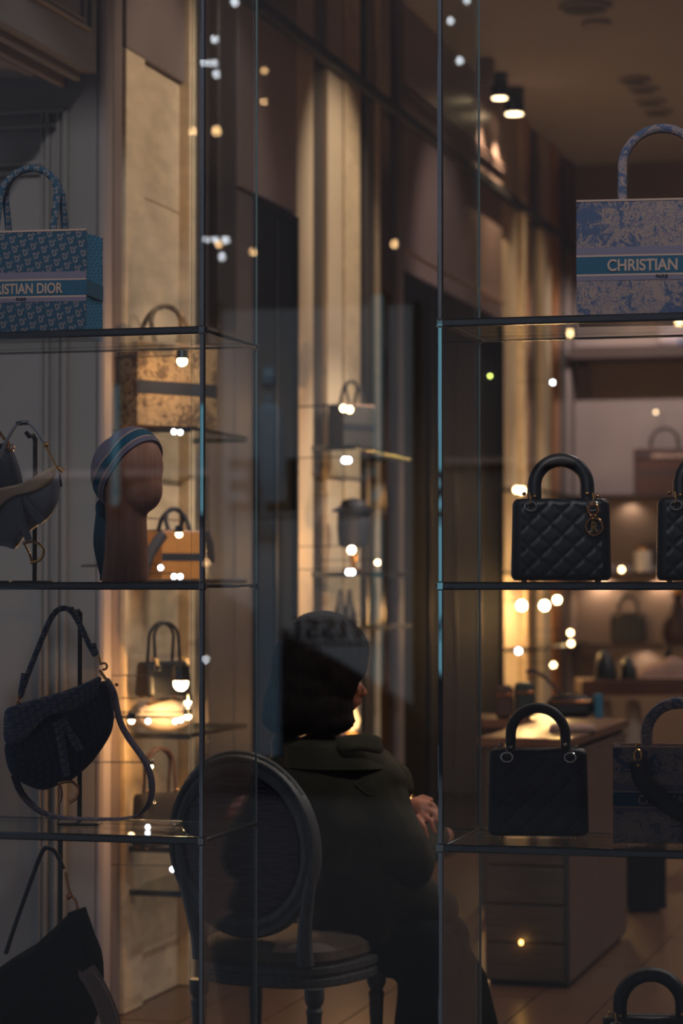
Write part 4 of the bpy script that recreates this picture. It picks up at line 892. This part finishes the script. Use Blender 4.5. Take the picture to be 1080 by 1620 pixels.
for a, b_, c in (((560, 1490, .02), (685, 1500, -.02), (655, 1740, -.05)), ((590, 1490, .16), (705, 1480, .25), (690, 1700, .25))):
    sk.cap(P(*a), P(*b_), .085, .06); sk.cap(P(*b_), P(*c), .055, .04)
    f = P(*c); f.z = .035; sk.cap(P(*c), f, .04, .035); g = f + Vector((.14, .08, 0)); sk.cap(f, g, .035, .025)
put('body', remeshed(sk, 'body', MT['skin'], .0048, 2), None, pe)
# hair: a bob falling to the collar
hr = MB()
for px, py, dd, r in ((510, 1022, .02, (.122, .125, .105)), (497, 1050, .0, (.122, .12, .12)), (540, 1030, -.0, (.078, .1, .085)), (490, 1085, .0, (.118, .12, .1)), (478, 1112, .0, (.112, .12, .085)),
                      (462, 1138, .0, (.088, .1, .05)), (515, 1140, -.03, (.085, .08, .045)), (505, 1118, -.02, (.1, .1, .08)), (470, 1130, .0, (.1, .11, .055)), (538, 1075, -.035, (.05, .075, .075)), (531, 1108, -.035, (.046, .065, .055)), (552, 1052, -.01, (.052, .08, .055))):
    hr.sphere(P(px, py, dd), r, 20, 12)
me = remeshed(hr, 'hair', MT['hair'], .008, 4)
for v in me.vertices:
    a = atan2(v.co.y - P(495, 1100).y, v.co.x - P(495, 1100).x); k = .003 * sin(a * 34 + v.co.z * 6) + .002 * sin(a * 61); v.co.x += k * cos(a); v.co.y += k * sin(a)
put('hair', me, None, pe)
# jacket
jk = MB()
jk.cap(P(565, 1440, .03), P(540, 1300, .02), .165, .16); jk.cap(P(540, 1300, .02), P(515, 1225, .02), .165, .125)
jk.cap(P(455, 1222, .1), P(600, 1240, -.02), .075, .08); jk.cap(P(450, 1180, .08), P(470, 1215, .08), .05, .08)
jk.cap(P(590, 1250, -.03), P(640, 1345, -.08), .085, .078); jk.cap(P(640, 1345, -.08), P(655, 1365, -.07), .078, .065); jk.cap(P(655, 1362, -.07), P(688, 1325, .1), .058, .042)
jk.cap(P(600, 1215, .15), P(620, 1290, .2), .06, .07); jk.cap(P(560, 1320, .3), P(640, 1290, .1), .06, .038)
jk.cap(P(530, 1212, .03), P(612, 1236, .12), .09, .08); jk.cap(P(645, 1415, -.0), P(695, 1435, .08), .075, .06); jk.cap(P(540, 1460, .0), P(630, 1455, .05), .12, .1); jk.cap(P(630, 1455, .05), P(690, 1425, .1), .09, .05)
me = remeshed(jk, 'jacket', MT['olive'], .01, 5)
from mathutils import noise
for v in me.vertices:
    n2 = noise.noise(v.co * 9) * .012 + noise.noise(Vector((v.co.x * 6, v.co.y * 6, v.co.z * 22))) * .006; v.co += v.normal * n2
put('jacket', me, None, pe)
def ringloft(rows, thick, m, name, par, n=30):
    outer = []; inner = []
    for (c, rx, ry, up) in rows:
        outer.append([c + Vector((rx * cos(2 * pi * k / n), ry * sin(2 * pi * k / n), up * sin(2 * pi * k / n))) for k in range(n)]); inner.append([c + Vector(((rx - thick) * cos(2 * pi * k / n), (ry - thick) * sin(2 * pi * k / n), up * sin(2 * pi * k / n))) for k in range(n)])
    return put(name, MB().loft(outer + inner[::-1] + [outer[0]], cap=False), MT[m], par)
ringloft([(P(515, 1168, .02), .10, .10, 0), (P(520, 1178, .02), .135, .125, 0), (P(535, 1200, .02), .16, .14, 0), (P(538, 1212, .02), .168, .148, 0)], .008, 'olive', 'collar', pe)
o = put('collar_flap', MB().pillow(smooth_poly([(-.075, .02), (-.03, .034), (.05, .03), (.062, .0), (.055, -.03), (0, -.02), (-.06, -.018)]), .02), MT['olive'], pe); o.location = P(572, 1178, -.12); o.rotation_euler = (radians(-35), 0, radians(30))
put('sleeve_cuff', MB().tube([P(632, 1287, .11), P(650, 1279, .07)], .04, 14), MT['olive'], pe)
put('sleeve_seam', MB().tube([P(*a) for a in ((560, 1240, -.1), (580, 1256, -.115), (610, 1262, -.11), (640, 1264, -.06))], .004, 6), MT['olive'], pe)
put('bracelet', MB().tube([P(652, 1273, .06) + Vector((.0, .03 * cos(a * pi / 6), .03 * sin(a * pi / 6))) for a in range(12)], .003, 6, closed=True), MT['brass'], pe)
put('coat_tail', MB().loft([[P(x0, py, .25), P(x1, py, .25), P(x1, py, .31), P(x0, py, .31)] for py, x0, x1 in ((1440, 680, 706), (1490, 675, 738), (1540, 670, 768), (1620, 662, 788), (1700, 660, 800))]), MT['olive'], pe, False)
tr = MB()
for a, b_, c in (((560, 1490, .02), (680, 1500, -.02), (650, 1740, -.05)), ((590, 1490, .16), (700, 1485, .25), (690, 1700, .25))):
    tr.cap(P(*a), P(*b_), .108, .085); c2 = P(*c); c2.z = max(c2.z, .07); tr.cap(P(*b_), c2, .085, .065)
put('trousers', remeshed(tr, 'trousers', MT['trousers'], .012, 5), None, pe)
for c in ((655, 1740, -.05), (690, 1700, .25)):
    f = P(*c); f.z = .04; put('shoe', MB().sphere(f + Vector((.07, .04, 0)), (.14, .05, .045), 18, 10, Matrix.Rotation(.5, 3, 'Z')), MT['shoe'], pe)

# ================================================================== ACROSS THE STREET (seen mirrored in the shop window)
def mir(px, py, Yv=17.4):                       # the real point across the street whose reflection falls on this pixel
    p = atY(px, py, Yv); return Vector((p.x, 2 * YG - Yv, p.z))
YO = 2 * YG - 17.4
fa = struct('facade_across_street', box((-2, YO - .5, 5), (22, .4, 12)), MT['plaster_dark'])
struct('street', box((-2, -1, -.1), (24, 12.4, .18)), MT['pave'])
def opan(px0, px1, py0, py1, name, m, off=0):
    a = mir(px0, py0); b_ = mir(px1, py1); z0, z1 = min(a.z, b_.z), max(a.z, b_.z)
    return put(name, box(((a.x + b_.x) / 2, YO - .28 + off, (z0 + z1) / 2), (abs(b_.x - a.x), .05, z1 - z0), 0, .006), m if not isinstance(m, str) else MT[m], fa, False)
o1 = opan(332, 640, 486, 1130, 'lit_window', emis('dim_blue_shop_window', (.62, .68, .78), .5))
a_ = mir(325, 930); b_ = mir(660, 1128); aw = thing('sloping_occluder', 'dark sloping awning added to end the window glow over the dark hair', 'occluder', (0, 0, 0))
put('occluder_slab', MB().add([Vector((q_.x, YO + y_, z_)) for q_, z_ in ((a_, a_.z), (b_, b_.z), (b_, .2), (a_, .2)) for y_ in (-.16, -.1)], [(0, 2, 4, 6), (1, 7, 5, 3), (0, 1, 3, 2), (2, 3, 5, 4), (4, 5, 7, 6), (6, 7, 1, 0)]), MT['letterblk'], aw, False)  # added dark slab cuts off the mirrored glow below the diagonal
put('front_bar', MB().tube([Vector((a_.x, YO - .06, a_.z)), Vector((b_.x, YO - .06, b_.z))], .03, 8), MT['letterblk'], aw)
opan(640, 652, 470, 1140, 'window_frame', 'letterblk', .03); opan(326, 334, 470, 1140, 'window_frame', 'letterblk', .03)
def cyan_strip(px, py0, py1, wd, st, nm):  # added glowing strips, placed so the steel posts mirror cyan
    Yn = 2 * (YF - .006) - (YO - .2); a = atY(px, py0, Yn); b_ = atY(px, py1, Yn)
    t = thing('light_strip', nm, 'added light', (a.x, YO - .2, b_.z), 0, 'cyan strips added for the steel posts to mirror'); put('tube', box((0, 0, (a.z - b_.z) / 2), (wd, .05, a.z - b_.z), 0, .01), emis('cyan_strip_glow', (.35, .82, 1), st), t); put('housing', box((0, -.055, (a.z - b_.z) / 2), (wd + .06, .06, a.z - b_.z + .06), 0, .01), MT['letterblk'], t)
cyan_strip(697, 512, 1092, .07, .8, 'tall added cyan strip mirrored by the navy hat and steel post')
cyan_strip(320, 640, 812, .06, .7, 'short added cyan strip reflected in the other steel post')
# sign letters: real letters, so the window shows them mirrored
def letters(word, pxr, pxl, py0, py1, label, m, dy=0):
    Yv = 2 * YG - (YO - .15 + dy); a = mir(pxl, py1, Yv); b_ = mir(pxr, py0, Yv); H_ = b_.z - a.z
    t = thing('sign_lettering', label, 'sign', ((a.x + b_.x) / 2, YO - .15 + dy, a.z))
    me = textmesh(word, 1.0, MT[m], 1, .04, .028, 1.2); xs = [v.co.x for v in me.vertices]; zs = [v.co.z for v in me.vertices]
    cx = (max(xs) + min(xs)) / 2; me.transform(Matrix.Rotation(pi, 4, 'Z') @ Matrix.Diagonal((abs(b_.x - a.x) / (max(xs) - min(xs)), 1, H_ / (max(zs) - min(zs)), 1)) @ Matrix.Translation((-cx, 0, -min(zs))))
    put('letters', me, None, t); put('mounting_bar', box((0, -.03, -.03), (abs(b_.x - a.x), .02, .02)), MT[m], t)
    # letters face the shop (+Y)
letters('SALE', 612, 362, 722, 812, 'black SALE lettering mirrored backwards in the window', 'letterblk', .45)
letters('WISSI', 606, 468, 978, 1012, 'short row of black letters mirrored over the dark hair', 'letterblk', .3)
# mannequin in the lit window
p = mir(428, 1000); t = thing('dress_mannequin', 'pale blue dressed mannequin mirrored in front of the doorway', 'mannequin', (p.x, YO + .06, .25))
put('stand', MB().lathe([(.2, -.26), (.2, -.24), (.02, -.22), (.02, .1)], n=20), MT['rail'], t)
def mz(py): return mir(428, py).z - .25
mb = MB().lathe([(.1, 0), (.1, mz(985)), (.11, mz(900)), (.1, mz(780)), (.13, mz(740)), (.125, mz(680)), (.1, mz(648)), (.03, mz(640)), (.028, mz(625))], n=20, sy=.7)
put('dress', mb, emis('lit_pale_blue_satin', (.45, .62, .75), .02) if False else MT['manq'], t); put('head', MB().sphere((0, 0, mz(600)), (.055, .06, .085)), MT['manq'], t)
spot('window_light', (p.x + .6, YO + .9, 4.4), (p.x, YO, 1.8), 60, (.6, .8, 1), 50, .02)
# cornice strips and bulbs
a = mir(20, 748); opan(18, 312, 743, 750, 'lit_cornice', emis('pale_sign_edge', (.9, .7, .75), .55), .02); opan(690, 900, 722, 728, 'lit_cornice', emis('pale_sign_edge', (.9, .7, .65), .4), .02)
G = 'string bulbs and shop lamps across the street'
for px, py, r, em, nm in ((371, 4, .022, E_C, 'cool bulb near the top edge above the dark post'), (339, 62, .02, E_C, 'cool bulb heading the cluster above the warm pair'), (322, 100, .014, E_C, 'first small cool bulb of the row of three'), (331, 100, .014, E_C, 'second small cool bulb of the row of three'), (339, 100, .016, E_C, 'third small cool bulb of the row of three'),
                       (342, 117, .02, E_C, 'cool bulb just under the row of three'), (342, 207, .028, E_W, 'larger warm bulb beside the dark post'), (305, 208, .02, E_W, 'smaller warm bulb at the edge of the stone niche'), (418, 112, .016, E_W, 'upper dim warm bulb on the mirrored wall'), (417, 161, .016, E_W, 'lower dim warm bulb on the mirrored wall'),
                       (326, 379, .015, E_C, 'first cool bulb of the mid height row'), (340, 379, .018, E_C, 'second cool bulb of the mid height row'), (357, 379, .022, E_C, 'third and widest cool bulb of the mid height row'), (346, 387, .02, E_W, 'warm bulb under the mid height cool row'), (351, 406, .02, E_C, 'lone cool bulb under the mid height row'),
                       (400, 399, .018, E_W, 'warm bulb on the edge of the dark doorway'), (624, 386, .022, E_W, 'warm bulb on the mirror strips above the second doorway'), (712, 33, .018, E_C, 'cool bulb high beside the steel post'), (727, 96, .02, E_C, 'cool bulb between the post and the track lamps'), (738, 1, .018, E_C, 'cool bulb at the top edge beside the steel post'),
                       (327, 890, .014, E_W, 'dim bulb above the middle shelf corner'), (326, 1043, .016, E_C, 'cool bulb below the middle shelf corner'), (424, 831, .014, E_W, 'upper dim bulb over the mirrored dress'), (431, 909, .014, E_W, 'lower dim bulb over the mirrored dress')):
    tag(put('street_bulb', MB().sphere((0, 0, 0), r, 10, 7), emis('bulb', (1, .6, .3), 28) if em is E_W and r < .0145 else em), nm, 'bulb', G).location = mir(px, py, 17.3)
